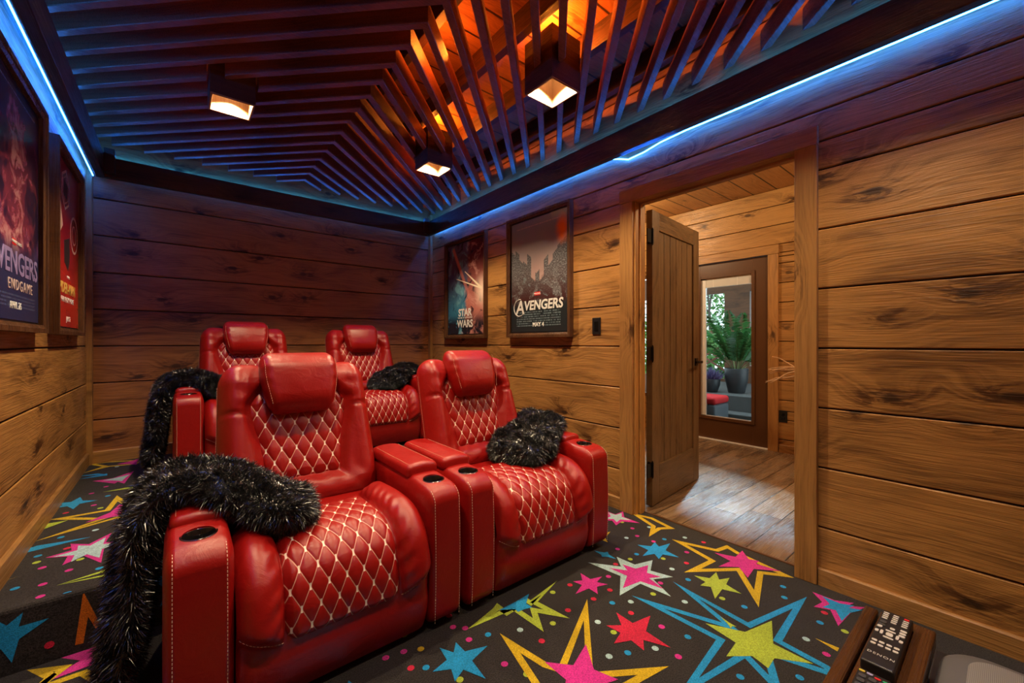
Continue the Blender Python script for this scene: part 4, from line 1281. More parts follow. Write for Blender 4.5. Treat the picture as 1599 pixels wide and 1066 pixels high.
# ------------------------------------------------------------------ black fur throws
def fur_throw(name, path, label, n_blades, blade_len=0.036, seed=1, origin=(0, 0, 0)):
    """path: rows of (x, z, centre y, half width, half thickness); one mesh: soft core plus shaggy strands."""
    rng = np.random.default_rng(seed)
    C, _ = catmull(path, 90)
    T = np.gradient(C[:, :2], axis=0); T /= np.linalg.norm(T, axis=1, keepdims=True)
    Nn = np.stack([-T[:, 1], T[:, 0]], 1)          # x,z normal
    if Nn[45, 1] < 0:
        Nn = -Nn
    m = 56
    a = np.linspace(0, 2 * PI, m, endpoint=False)
    V = np.zeros((90, m, 3))
    for i in range(90):
        e = min(1.0, i / 8, (89 - i) / 8)
        k = math.sqrt(max(0.0, 1 - (1 - e) ** 2)) if e < 1 else 1
        cy = np.sign(np.cos(a)) * np.abs(np.cos(a)) ** 0.8 * C[i, 3] * (0.55 + 0.45 * k)
        th = np.sin(a) * C[i, 4] * max(k, 0.12)
        fold = 0.018 * np.sin(cy * 34 + i * 0.16) + 0.010 * np.sin(cy * 71 - i * 0.1)
        th = th + fold * (0.6 if True else 0)
        V[i, :, 0] = C[i, 0] + Nn[i, 0] * th
        V[i, :, 1] = C[i, 2] + cy + 0.012 * math.sin(i * 0.35)
        V[i, :, 2] = C[i, 1] + Nn[i, 1] * th
    V = V.reshape(-1, 3)
    V[:, 2] = np.maximum(V[:, 2], origin[2] + 0.006)
    ids = np.arange(90 * m).reshape(90, m)
    F = np.stack([ids[:-1], np.roll(ids, -1, 1)[:-1], np.roll(ids, -1, 1)[1:], ids[1:]], -1).reshape(-1, 4)
    caps = [list(ids[0]), list(ids[-1][::-1])]
    # face normals
    A, B, Cc, D = (V[F[:, k]] for k in range(4))
    nrm = np.cross(Cc - A, D - B)
    area = np.linalg.norm(nrm, axis=1)
    nrm /= np.maximum(area[:, None], 1e-12)
    ctr = V.reshape(90, m, 3).mean(axis=1)
    if np.mean(np.sum(nrm * ((A + Cc) / 2 - np.repeat(ctr[:-1], m, axis=0)), axis=1)) < 0:
        nrm = -nrm; F = F[:, ::-1]; caps = [c[::-1] for c in caps]
    pick = rng.choice(len(F), n_blades, p=area / area.sum())
    u, v = rng.random((2, n_blades, 1))
    P = (A[pick] * (1 - u) + B[pick] * u) * (1 - v) + (D[pick] * (1 - u) + Cc[pick] * u) * v
    N = nrm[pick]
    # clumped wandering direction
    cl = np.stack([np.sin(P[:, 0] * 61 + P[:, 1] * 43), np.sin(P[:, 1] * 57 + P[:, 2] * 39 + 1.3), np.sin(P[:, 2] * 53 + P[:, 0] * 47 + 2.1)], 1)
    D0 = N * 0.85 + cl * 0.38 + rng.normal(0, 0.42, (n_blades, 3)) + np.array([0, 0, -0.30])
    D0 /= np.linalg.norm(D0, axis=1, keepdims=True)
    L = blade_len * rng.uniform(0.55, 1.25, (n_blades, 1))
    bend = rng.normal(0, 0.22, (n_blades, 3)) + np.array([0, 0, -0.45])
    side = np.cross(D0, rng.normal(0, 1, (n_blades, 3))); side /= np.linalg.norm(side, axis=1, keepdims=True)
    wv = rng.uniform(0.0008, 0.0015, (n_blades, 1))
    p0 = P - N * 0.004
    p1 = p0 + D0 * L * 0.5 + bend * L * 0.12
    p2 = p0 + D0 * L + bend * L * 0.5
    for q in (p1, p2):
        q[:, 2] = np.maximum(q[:, 2], origin[2] + 0.003)
    BV = np.stack([p0 - side * wv, p0 + side * wv, p1 - side * wv * 0.9, p1 + side * wv * 0.9, p2], 1).reshape(-1, 3)
    base = len(V) + 5 * np.arange(n_blades)
    Q = np.stack([base, base + 1, base + 3, base + 2], 1)
    Tt = np.stack([base + 2, base + 3, base + 4], 1)
    allV = np.vstack([V, BV]) - np.array(origin)
    loops = np.concatenate([F.reshape(-1), np.array(caps[0] + caps[1]), Q.reshape(-1), Tt.reshape(-1)])
    tot = np.concatenate([np.full(len(F), 4), [m, m], np.full(n_blades, 4), np.full(n_blades, 3)])
    start = np.concatenate([[0], np.cumsum(tot)[:-1]])
    me = bpy.data.meshes.new(name)
    me.vertices.add(len(allV)); me.vertices.foreach_set('co', allV.reshape(-1).astype(np.float32))
    me.loops.add(len(loops)); me.loops.foreach_set('vertex_index', loops.astype(np.int32))
    me.polygons.add(len(tot)); me.polygons.foreach_set('loop_start', start.astype(np.int32)); me.polygons.foreach_set('loop_total', tot.astype(np.int32))
    me.update(calc_edges=True)
    o = link_mesh(name, me, None, [M_FUR], True)
    o.location = origin
    return tag(o, label, 'throw blanket', 'black shaggy fur throws')

big = fur_throw('fur_throw', [(0.40, 0.495, 1.69, 0.085, 0.035), (0.34, 0.525, 1.68, 0.15, 0.050), (0.24, 0.570, 1.70, 0.17, 0.058), (0.14, 0.625, 1.76, 0.17, 0.050),
                              (0.05, 0.645, 1.82, 0.165, 0.042), (-0.04, 0.625, 1.83, 0.165, 0.040), (-0.085, 0.54, 1.83, 0.17, 0.036), (-0.105, 0.40, 1.82, 0.18, 0.036),
                              (-0.125, 0.22, 1.82, 0.19, 0.036), (-0.150, 0.07, 1.83, 0.19, 0.032)],
                'largest black fur throw, over the left arm of the front left recliner to the floor', 105000, 0.036, 3, (0.05, 1.8, 0.0))
sm = fur_throw('fur_throw', [(1.37, 0.490, 1.76, 0.13, 0.045), (1.45, 0.525, 1.75, 0.19, 0.070), (1.56, 0.575, 1.76, 0.20, 0.074), (1.67, 0.618, 1.81, 0.19, 0.060),
                             (1.76, 0.640, 1.86, 0.175, 0.044), (1.835, 0.610, 1.90, 0.15, 0.030), (1.87, 0.57, 1.91, 0.12, 0.022)],
               'black shaggy fur throw heaped on the seat and right arm of the front right recliner', 62000, 0.031, 5, (1.6, 1.8, 0.0))
c = big.copy(); COL.objects.link(c); c.location = (0.06, 1.8 + DYB, STEP_Z); c['label'] = 'black shaggy fur throw hanging over the left arm of the back left recliner'
c = sm.copy(); COL.objects.link(c); c.location = (1.62, 1.8 + DYB, STEP_Z); c['label'] = 'small black fur throw on the back right recliner, seen between the front backrests'

# ------------------------------------------------------------------ framed posters
def art_base(name):
    t = NT(name)
    u = t.sep(t.uv())
    t.set(Roughness=0.22)
    return t, u[0], u[1]

def fin(t, col):
    t.put(t.b.inputs['Base Color'], col)
    return t.m

def streak(t, x, y, x0, y0, ang, w, L=9):
    c, s = math.cos(ang), math.sin(ang)
    dx, dy = t.math('SUBTRACT', x, x0), t.math('MULTIPLY', t.math('SUBTRACT', y, y0), 1.45)
    along = t.math('ADD', t.math('MULTIPLY', dx, c), t.math('MULTIPLY', dy, s))
    perp = t.math('ABSOLUTE', t.math('SUBTRACT', t.math('MULTIPLY', dy, c), t.math('MULTIPLY', dx, s)))
    return t.math('MULTIPLY', t.step(perp, w * 0.3, w, 1, 0), t.math('MULTIPLY', t.step(along, 0.0, 0.02), t.step(along, L * 0.3, L, 1, 0)))

def credits(t, x, y, col, y0, y1, rows, tone, x0=0.1, x1=0.9):
    """Rows of tiny unreadable print."""
    r = t.math('MULTIPLY', t.math('SUBTRACT', y, y0), rows / (y1 - y0))
    fr = t.math('FRACT', r)
    m = t.math('MULTIPLY', t.step(fr, 0.25, 0.3), t.step(fr, 0.75, 0.8, 1, 0))
    n = t.noise(t.comb(t.math('MULTIPLY', x, 90.0), t.math('MULTIPLY', t.math('FLOOR', r), 7.7), 0.0), 1.0, 0)
    m = t.math('MULTIPLY', m, t.step(n, 0.42, 0.48))
    m = t.math('MULTIPLY', m, t.math('MULTIPLY', t.step(y, y0, y0 + 0.001), t.step(y, y1, y1 + 0.001, 1, 0)))
    m = t.math('MULTIPLY', m, t.math('MULTIPLY', t.step(x, x0, x0 + 0.001), t.step(x, x1, x1 + 0.001, 1, 0)))
    return t.mix(t.math('MULTIPLY', m, 0.8), col, tone)

def art_city():
    t, x, y = art_base('print_grey_city')
    n = t.noise(t.comb(t.math('MULTIPLY', x, 1.0), t.math('MULTIPLY', y, 1.4), 0.0), 5, 5, 0.65, 0.6)
    sky = t.mix(t.step(y, 0.45, 0.95), (0.44, 0.30, 0.29), (0.22, 0.24, 0.28))
    hgt = t.noise(t.comb(t.math('FLOOR', t.math('MULTIPLY', x, 13.0)), 0.3, 0.0), 3.1, 0)
    off = t.math('ABSOLUTE', t.math('SUBTRACT', x, 0.48))
    lim = t.math('ADD', t.math('MULTIPLY', hgt, 0.55), t.math('ADD', 0.22, t.math('MULTIPLY', off, 0.55)))
    bld = t.step(t.math('SUBTRACT', lim, y), 0.0, 0.01)
    win = t.noise(t.comb(t.math('MULTIPLY', x, 60.0), t.math('MULTIPLY', y, 80.0), 0.0), 1.0, 1)
    bc = t.mix(t.step(win, 0.40, 0.75), (0.045, 0.058, 0.07), (0.22, 0.25, 0.28))
    col = t.mix(t.math('MULTIPLY', bld, 0.85), sky, bc)
    crowd = t.math('MULTIPLY', t.step(n, 0.40, 0.50), t.step(y, 0.25, 0.62, 1, 0))
    col = t.mix(crowd, col, (0.055, 0.018, 0.018))
    col = t.mix(t.math('MULTIPLY', t.step(n, 0.60, 0.70), t.step(y, 0.3, 0.75, 1, 0)), col, (0.22, 0.30, 0.34))
    dx, dy = t.math('SUBTRACT', x, 0.93), t.math('SUBTRACT', y, 0.84)
    fire = t.step(t.math('ADD', t.math('SQRT', t.math('ADD', t.math('MULTIPLY', dx, dx), t.math('MULTIPLY', dy, dy))), t.math('MULTIPLY', n, 0.1)), 0.08, 0.20, 1, 0)
    col = t.mix(fire, col, (0.95, 0.22, 0.01))
    col = t.mix(t.step(y, 0.22, 0.30, 1, 0), col, (0.02, 0.025, 0.03))
    col = credits(t, x, y, col, 0.045, 0.185, 7, (0.16, 0.22, 0.26))
    col = credits(t, x, y, col, 0.93, 0.95, 1, (0.45, 0.38, 0.36))
    return fin(t, col)

def art_space():
    t, x, y = art_base('print_blue_and_red_space')
    n = t.noise(t.comb(x, t.math('MULTIPLY', y, 1.4), 0.0), 4.5, 5, 0.6, 0.9)
    d = t.math('ADD', t.math('SUBTRACT', x, t.math('MULTIPLY', y, 0.15)), t.math('MULTIPLY', t.math('SUBTRACT', n, 0.5), 0.35))
    blue = t.mix(t.step(y, 0.2, 0.75), (0.05, 0.25, 0.42), (0.10, 0.08, 0.16))
    blue = t.mix(t.step(n, 0.5, 0.66), blue, (0.18, 0.45, 0.58))
    red = t.mix(t.step(y, 0.2, 0.95), (0.55, 0.20, 0.17), (0.11, 0.012, 0.02))
    red = t.mix(t.step(n, 0.52, 0.68), red, (0.68, 0.34, 0.30))
    col = t.mix(t.step(d, 0.42, 0.52), blue, red)
    col = t.mix(t.math('MULTIPLY', t.step(n, 0.44, 0.36), t.step(y, 0.18, 0.26)), col, (0.025, 0.02, 0.035))
    col = t.mix(streak(t, x, y, 0.15, 0.97, -1.05, 0.05, 1.3), col, (0.60, 0.20, 0.18))
    dx, dy = t.math('SUBTRACT', x, 0.97), t.math('MULTIPLY', t.math('SUBTRACT', y, 0.45), 1.1)
    gl = t.step(t.math('SQRT', t.math('ADD', t.math('MULTIPLY', dx, dx), t.math('MULTIPLY', dy, dy))), 0.0, 0.26, 1, 0)
    col = t.mix(gl, col, (1.0, 0.75, 0.62))
    col = t.mix(t.math('MULTIPLY', t.step(y, 0.10, 0.26, 1, 0), t.step(n, 0.62, 0.50)), col, (0.02, 0.02, 0.035))
    return fin(t, col)

def art_nebula():
    t, x, y = art_base('print_purple_cloud')
    n = t.noise(t.comb(x, t.math('MULTIPLY', y, 1.45), 0.0), 6.0, 6, 0.65, 1.2)
    n2 = t.noise(t.comb(t.math('ADD', x, 3.0), t.math('MULTIPLY', y, 1.45), 0.0), 3.0, 3, 0.5, 0.6)
    off = t.math('ABSOLUTE', t.math('SUBTRACT', x, 0.5))
    dens = t.math('SUBTRACT', t.math('ADD', n, t.math('MULTIPLY', n2, 0.4)), t.math('MULTIPLY', off, 0.55))
    col = t.mix(t.step(dens, 0.42, 0.72), (0.022, 0.012, 0.045), (0.34, 0.05, 0.10))
    col = t.mix(t.step(dens, 0.62, 0.80), col, (0.62, 0.30, 0.33))
    col = t.mix(t.math('MULTIPLY', t.step(n2, 0.55, 0.7), t.step(off, 0.1, 0.4)), col, (0.10, 0.06, 0.22))
    col = t.mix(t.step(y, 0.26, 0.36, 1, 0), col, (0.03, 0.035, 0.12))
    col = t.mix(t.step(y, 0.88, 0.98), col, (0.015, 0.01, 0.02))
    col = credits(t, x, y, col, 0.05, 0.11, 4, (0.10, 0.12, 0.26))
    col = credits(t, x, y, col, 0.945, 0.96, 1, (0.4, 0.35, 0.4))
    return fin(t, col)

def art_red():
    t, x, y = art_base('print_red_badges')
    n = t.noise(t.comb(x, t.math('MULTIPLY', y, 1.4), 0.0), 3.0, 3, 0.5)
    col = t.mix(t.step(y, 0.2, 0.6), (0.62, 0.035, 0.018), (0.34, 0.006, 0.012))
    col = t.mix(t.math('MULTIPLY', t.step(n, 0.45, 0.7), 0.5), col, (0.20, 0.004, 0.01))
    return fin(t, col)

PW, PH = 0.76, 1.03
def poster(loc, side, mat, label):
    """side +1: on the left wall looking +X; -1: on the right wall looking -X. Local x right, y up, z out."""
    t = empty('framed_poster', loc)
    tag(t, label, 'poster', 'framed movie posters')
    if side < 0:
        M = Matrix(((0, 0, -1), (-1, 0, 0), (0, 1, 0)))
    else:
        M = Matrix(((0, 0, 1), (1, 0, 0), (0, 1, 0)))
    t.rotation_euler = M.to_euler()
    a, b, T, fw = PW / 2, PH / 2, 0.043, 0.036
    mb = MB()
    # mitred moulding with a stepped profile
    prof = [(0, 0), (0, T), (fw * 0.55, T), (fw * 0.62, T - 0.006), (fw, T - 0.012), (fw, 0.010)]
    corners = [(-1, -1), (1, -1), (1, 1), (-1, 1)]
    vs = []
    for cx, cy in corners:
        for i, z in prof:
            vs.append((cx * (a - i), cy * (b - i), z))
    n = len(prof)
    fs = []
    for k in range(4):
        for i in range(n - 1):
            k2 = (k + 1) % 4
            fs.append((k * n + i, k2 * n + i, k2 * n + i + 1, k * n + i + 1))
    mb.add(vs, fs)
    mb.build('frame', W_FRAME, t)
    MB().box((-a + fw - 0.002, -b + fw - 0.002, 0.004), (a - fw + 0.002, b - fw + 0.002, 0.016)).build('black_border', M_BLACK, t)
    pa, pb = a - fw - 0.014, b - fw - 0.010
    P = np.zeros((2, 2, 3)); UV = np.zeros((2, 2, 2))
    for i in (0, 1):
        for j in (0, 1):
            P[i, j] = ((2 * i - 1) * pa, (2 * j - 1) * pb, 0.0175); UV[i, j] = (i, j)
    pr = grid_mesh('poster_print', P, mat, t, UV, False, False)
    return t, pr, pa, pb

M_SILVER = plain('silver_print', (0.72, 0.71, 0.70), 0.35)
M_WHITEP = plain('white_print', (0.85, 0.84, 0.84), 0.4)
M_REDP = plain('red_print', (0.62, 0.015, 0.02), 0.4)
M_GOLDP = plain('gold_print', (0.78, 0.50, 0.12), 0.35)
M_PURPLEP = plain('violet_print', (0.30, 0.22, 0.48), 0.35)
M_PALEP = plain('pale_pink_print', (0.70, 0.50, 0.46), 0.4)
M_DARKP = plain('dark_print', (0.03, 0.02, 0.025), 0.4)
ZP = 0.0182
def rect_on(pr, name, x0, x1, y0, y1, mat, z=ZP):
    return MB().box((x0, y0, z - 0.0006), (x1, y1, z)).build(name, mat, pr)

t, pr, pa, pb = poster((XR, 2.472, 1.678), -1, art_city(), 'framed poster of a grey city with large silver lettering, beside the light switch')
text_mesh('title', 'VENGERS', 0.108, M_SILVER, pr, (-0.165, -0.285, ZP), align='LEFT', shear=0.12, sx=1.0, bold=0.003)
text_mesh('title', 'A', 0.165, M_SILVER, pr, (-0.275, -0.315, ZP), align='LEFT', shear=0.12, sx=1.0, bold=0.003)
mb = MB()
arc = [(-0.225 + 0.072 * math.cos(q), -0.262 + 0.072 * math.sin(q), ZP + 0.0003) for q in np.linspace(R(75), R(318), 30)]
mb.tube(arc, 0.0045, 6); mb.build('title_ring', M_SILVER, pr, True)
rect_on(pr, 'red_badge', -0.035, 0.035, -0.170, -0.142, M_REDP)
text_mesh('badge_text', 'MARVEL', 0.023, M_WHITEP, pr, (0, -0.164, ZP + 0.0006))
text_mesh('date_text', 'MAY 4', 0.048, M_WHITEP, pr, (0.01, -0.425, ZP), bold=0.001)

t, pr, pa, pb = poster((XR, 3.565, 1.678), -1, art_space(), 'framed blue and red poster with white lettering, nearest the back corner')
text_mesh('title', 'STAR', 0.105, M_WHITEP, pr, (0, -0.285, ZP), bold=0.003)
text_mesh('title', 'WARS', 0.105, M_WHITEP, pr, (0, -0.400, ZP), bold=0.003)
text_mesh('subtitle', 'THE RISE OF SKYWALKER', 0.024, M_WHITEP, pr, (0, -0.312, ZP))
for (x0, y0, x1, y1, w) in ((0.0, 0.17, 0.30, -0.03, 0.012), (-0.16, 0.11, 0.30, -0.03, 0.009)):
    dx, dy = x1 - x0, y1 - y0
    L = math.hypot(dx, dy); nx, ny = -dy / L * w, dx / L * w
    mb = MB().prism([(x0 - nx * 0.4, y0 - ny * 0.4), (x1 - nx, y1 - ny), (x1 + nx, y1 + ny), (x0 + nx * 0.4, y0 + ny * 0.4)], ZP - 0.0006, ZP - 0.0002)
    mb.build('light_streak', plain('cream_print', (0.95, 0.80, 0.62), 0.4), pr)

t, pr, pa, pb = poster((XL, 2.508, 1.678), 1, art_nebula(), 'framed purple and red poster nearest the camera on the left wall')
text_mesh('title', 'AVENGERS', 0.128, M_PURPLEP, pr, (0, -0.285, ZP), bold=0.002)
text_mesh('subtitle', 'ENDGAME', 0.060, M_PALEP, pr, (0.06, -0.350, ZP), space=1.3)
rect_on(pr, 'red_badge', -0.055, -0.005, -0.175, -0.150, M_REDP)
text_mesh('badge_text', 'MARVEL', 0.017, M_WHITEP, pr, (-0.030, -0.168, ZP + 0.0006))
text_mesh('badge_text', 'STUDIOS', 0.017, M_WHITEP, pr, (0.035, -0.168, ZP))
text_mesh('date_text', 'APRIL 26', 0.040, M_WHITEP, pr, (-0.01, -0.425, ZP))

t, pr, pa, pb = poster((XL, 3.497, 1.678), 1, art_red(), 'framed bright red poster with round and six-sided badges, nearest the left back corner')
def ring_badge(cx, cy, rx, n, w, rot=0.0, name='badge_print', mat=None):
    o = [(cx + rx * math.cos(rot + 2 * PI * k / n), cy + rx * math.sin(rot + 2 * PI * k / n)) for k in range(n)]
    i = [(cx + (rx - w) * math.cos(rot + 2 * PI * k / n), cy + (rx - w) * math.sin(rot + 2 * PI * k / n)) for k in range(n)]
    mb = MB()
    vs = [(*p, ZP) for p in o] + [(*p, ZP) for p in i]
    mb.add(vs, [(k, (k + 1) % n, n + (k + 1) % n, n + k) for k in range(n)])
    mb.build(name, mat or M_PALEP, pr)
ring_badge(-0.06, 0.315, 0.12, 6, 0.016, 0.4)
ring_badge(-0.06, 0.315, 0.085, 6, 0.008, 0.4)
MB().prism([(-0.12, 0.28), (-0.02, 0.265), (0.0, 0.35), (-0.10, 0.365)], ZP - 0.0006, ZP).build('badge_print', M_DARKP, pr)
ring_badge(0.19, 0.10, 0.115, 36, 0.015)
ring_badge(0.19, 0.10, 0.06, 36, 0.008)
MB().prism([(-0.27, 0.20), (-0.20, 0.24), (-0.13, 0.10), (-0.20, 0.05)], ZP - 0.0006, ZP).build('badge_print', M_PALEP, pr)
MB().prism([(-0.10, 0.02), (0.05, 0.06), (0.06, -0.07), (0.01, -0.14), (-0.09, -0.10)], ZP - 0.0006, ZP).build('badge_print', M_DARKP, pr)
text_mesh('title', 'SPIDER-MAN', 0.085, M_GOLDP, pr, (-0.02, -0.275, ZP), bold=0.002)
text_mesh('subtitle', 'FAR FROM HOME', 0.045, M_WHITEP, pr, (0.0, -0.328, ZP), shear=0.2)
text_mesh('badge_text', 'MARVEL', 0.022, M_WHITEP, pr, (0.02, -0.185, ZP))
text_mesh('date_text', 'JULY 2', 0.040, M_WHITEP, pr, (0.02, -0.435, ZP))

# ------------------------------------------------------------------ low cabinet, remotes and speaker by the camera
SZ = 0.50
cab = empty('media_cabinet', (0.5, 0.0, 0.0))
tag(cab, 'low dark-stained wooden cabinet edge in the bottom right corner, under the remotes', 'cabinet')
def cb(mb, lo, hi, mi=0, ch=0.002):
    return mb.box((lo[0] - 0.5, lo[1], lo[2]), (hi[0] - 0.5, hi[1], hi[2]), mi, ch)
cb(MB(), (-0.30, 0.197, SZ - 0.035), (1.262, 0.2215, SZ), 0, 0.004).build('edge_strip', W_SHELF, cab)
cb(MB(), (-0.30, 0.104, SZ - 0.035), (1.262, 0.193, SZ), 0, 0.004).build('top_plank', W_SHELF, cab)
cb(MB(), (-0.30, 0.115, 0.0), (1.255, 0.213, SZ - 0.035)).build('front_panel', W_SHELF, cab)
cb(MB(), (-0.30, -0.38, 0.0), (1.38, 0.114, 0.40)).build('lower_deck', M_BLACK, cab)

def grey_speaker():
    t = empty('speaker', (0.95, -0.14, 0.401))
    tag(t, 'rounded grey speaker with a mesh grille at the bottom right corner', 'speaker')
    mg = plain('grey_plastic', (0.095, 0.092, 0.094), 0.5)
    rbox('case', (-0.33, -0.21, 0.0), (0.325, 0.235, 0.090), (0.075, 0.075, 0.022), 0.03, mg, t)
    g = NT('mesh_grille')
    s = g.sep(g.obj())
    lx = g.math('SINE', g.math('MULTIPLY', s[0], 2600.0)); ly = g.math('SINE', g.math('MULTIPLY', s[1], 2600.0))
    k = g.step(g.math('ADD', lx, ly), -0.6, 0.8)
    g.put(g.b.inputs['Base Color'], g.mix(k, (0.12, 0.115, 0.115), (0.24, 0.225, 0.22)))
    g.set(Roughness=0.6)
    rbox('grille', (-0.29, -0.17, 0.084), (0.280, 0.195, 0.0985), (0.045, 0.045, 0.006), 0.03, g.m, t)
    return t
grey_speaker()

def remote(name, loc, L, W, H, label, parts):
    t = empty(name, loc)
    rbox('case', (-L / 2, -W / 2, 0), (L / 2, W / 2, H), (0.004, 0.004, 0.004), 0.02, M_BLACK, t)
    parts(t, L, W, H)
    return tag(t, label, 'remote control', 'remote controls on the cabinet')
M_BTN = plain('pale_grey_button', (0.52, 0.49, 0.47), 0.5)
M_BTND = plain('dark_button', (0.05, 0.05, 0.055), 0.4)
def btn(t, mat, x, y, w, h, z, n=14):
    mb = MB()
    pts = [(x + w / 2 * np.sign(math.cos(a)) * abs(math.cos(a)) ** 0.6, y + h / 2 * np.sign(math.sin(a)) * abs(math.sin(a)) ** 0.6) for a in [2 * PI * (k + 0.5) / n for k in range(n)]]
    mb.prism(pts, z - 0.0005, z + 0.0012)
    mb.build('button', mat, t)
def parts1(t, L, W, H):
    z = H
    x = L / 2 - 0.012
    rows = [x - 0.0085 * k for k in range(5)]
    for c, y in enumerate((0.0165, 0.001, -0.0155)):
        for k, xx in enumerate(rows):
            if c == 2 and k == 0:
                btn(t, M_REDP, xx + 0.001, y, 0.006, 0.0085, z)
            elif (c == 0 and k < 4) or c > 0:
                btn(t, M_BTN, xx, y, 0.0048, 0.0095, z)
    btn(t, M_BTND, x - 0.043, 0.016, 0.011, 0.011, z)
    btn(t, M_BTND, x - 0.056, 0.016, 0.009, 0.011, z)
    btn(t, M_BTN, x - 0.066, 0.018, 0.009, 0.008, z); btn(t, M_BTN, x - 0.060, -0.001, 0.008, 0.008, z)
    for k in range(3):
        btn(t, M_BTN, x - 0.053 - 0.011 * k, -0.017, 0.008, 0.010, z)
    cx = x - 0.087
    btn(t, M_BTN, cx, 0.0, 0.014, 0.011, z)
    btn(t, M_BTN, cx + 0.014, 0.0, 0.006, 0.016, z); btn(t, M_BTN, cx - 0.014, 0.0, 0.006, 0.016, z)
    btn(t, M_BTN, cx, 0.012, 0.016, 0.005, z); btn(t, M_BTN, cx, -0.012, 0.016, 0.005, z)
    btn(t, M_BTN, cx, 0.0195, 0.010, 0.006, z); btn(t, M_BTN, cx - 0.010, -0.0185, 0.010, 0.006, z)
    for k in range(4):
        for q in range(2):
            btn(t, M_BTN, x - 0.128 - 0.013 * q, 0.0165 - 0.011 * k, 0.007, 0.0085, z)
    tx = text_mesh('brand_text', 'DENON', 0.010, M_BTN, t, (0, 0, 0), depth=0.0002, space=1.2)
    tx.data.transform(Matrix.Translation((-L / 2 + 0.032, 0.0, z + 0.0005)) @ Matrix.Rotation(-PI / 2, 4, 'Z'))
remote('remote_control', (1.1175, 0.160, SZ), 0.222, 0.049, 0.021, 'black remote control with many pale grey buttons lying on the dark wooden cabinet edge', parts1)
def parts2(t, L, W, H):
    z = H
    x = L / 2 - 0.010
    cols = [plain('yellow_button', (0.6, 0.45, 0.05), 0.4), plain('lilac_button', (0.35, 0.33, 0.55), 0.4), M_REDP, plain('green_button', (0.02, 0.30, 0.13), 0.4)]
    for k, m in enumerate(cols):
        btn(t, m, x - 0.004 * (k > 1), 0.017 - 0.0112 * k, 0.005, 0.009, z)
    for r in range(8):
        for k in range(3):
            btn(t, M_BTND, x - 0.014 - 0.015 * r, 0.014 - 0.014 * k, 0.010, 0.011, z)
remote('remote_control', (0.90, 0.1585, SZ), 0.17, 0.047, 0.017, 'second black remote with coloured keys, its end just in view below the first', parts2)

# ------------------------------------------------------------------ hall: dried twigs in a tall vase
v = empty('floor_vase', (4.35, 1.09, 0.0))
tag(v, 'tall vase of curly dried twigs in the hall, only twigs visible past the door post', 'vase')
MB().lathe([(0.0, 0.0), (0.075, 0.0), (0.085, 0.05), (0.11, 0.25), (0.095, 0.5), (0.05, 0.76), (0.045, 0.80), (0.055, 0.82), (0.048, 0.815), (0.04, 0.76), (0.0, 0.5)], (0, 0, 0), 28).build('vase', plain('dark_ceramic', (0.06, 0.045, 0.04), 0.3), v, True)
m_tw = plain('dry_twig', (0.60, 0.38, 0.20), 0.6, var=0.3, vscale=60)
rnd = random.Random(4)
for k in range(10):
    ang = rnd.uniform(-0.5, 0.9)
    pts, p, d = [], Vector((0, 0, 0.78)), Vector((rnd.uniform(-0.25, 0.15), rnd.uniform(0.5, 1.0), rnd.uniform(0.2, 1.1))).normalized()
    for i in range(13):
        pts.append(p.copy())
        p = p + d * 0.034
        d = (d + Vector((rnd.uniform(-0.12, 0.12), 0.05, -0.09 + rnd.uniform(-0.22, 0.22)))).normalized()
    MB().tube(pts, [0.012 - 0.0007 * i for i in range(13)], 6).build('twig', m_tw, v, True)

# ------------------------------------------------------------------ porch beyond the glass door
W_PORCH = wood('porch_boards', 'Y', 'Z', pitch=0.2, off=0.0, light=(0.16, 0.065, 0.028), dark=(0.05, 0.02, 0.01), knots=0.6)
M_TURF = plain('green_porch_floor', (0.02, 0.075, 0.055), 0.7, var=0.3, vscale=60)
M_CONC = plain('grey_concrete', (0.10, 0.105, 0.105), 0.7, var=0.2, vscale=9)
struct(MB().box((HXF + 0.06, 0.2, -0.08), (7.9, 5.2, -0.02)).build('floor', M_TURF))
struct(MB().box((HXF + 0.06, 0.2, 2.45), (7.9, 4.3, 2.5)).build('ceiling', W_PORCH))
mb = MB()
for lo, hi in (((7.8, 0.2, -0.05), (7.9, 2.55, 2.45)), ((7.8, 2.93, -0.05), (7.9, 3.36, 2.45)), ((7.8, 2.55, -0.05), (7.9, 2.93, 0.7)), ((7.8, 3.36, -0.05), (7.9, 5.2, 0.45)),
               ((7.8, 2.55, 2.03), (7.9, 2.93, 2.45)), ((7.8, 3.36, 2.03), (7.9, 5.2, 2.45)), ((7.8, 4.0, 0.45), (7.9, 4.1, 2.03))):
    mb.box(lo, hi)
struct(mb.build('wall_porch', W_PORCH))
mb = MB().box((5.85, 2.0, -0.02), (7.79, 3.6, 0.40), 0, 0.01).box((5.60, 2.0, -0.02), (5.85, 3.6, 0.19), 0, 0.01)
o = mb.build('concrete_ledge', M_CONC); tag(o, 'grey concrete ledge under the potted palm on the porch', 'ledge')
def pot(t, r, h, mat):
    MB().lathe([(0, 0), (r * 0.62, 0), (r * 0.70, h * 0.04), (r * 0.95, h * 0.55), (r, h * 0.97), (r * 0.97, h), (r * 0.88, h), (r * 0.86, h * 0.9), (0, h * 0.88)], (0, 0, 0), 32).build('planter', mat, t, 'auto')
M_POT = plain('charcoal_planter', (0.045, 0.050, 0.056), 0.45)
M_LEAF = plain('palm_leaf', (0.030, 0.15, 0.035), 0.35, var=0.5, vscale=8)
M_LEAF2 = plain('shrub_leaf', (0.10, 0.27, 0.05), 0.5, var=0.5, vscale=6)
M_STEM = plain('plant_stem', (0.12, 0.16, 0.05), 0.6)
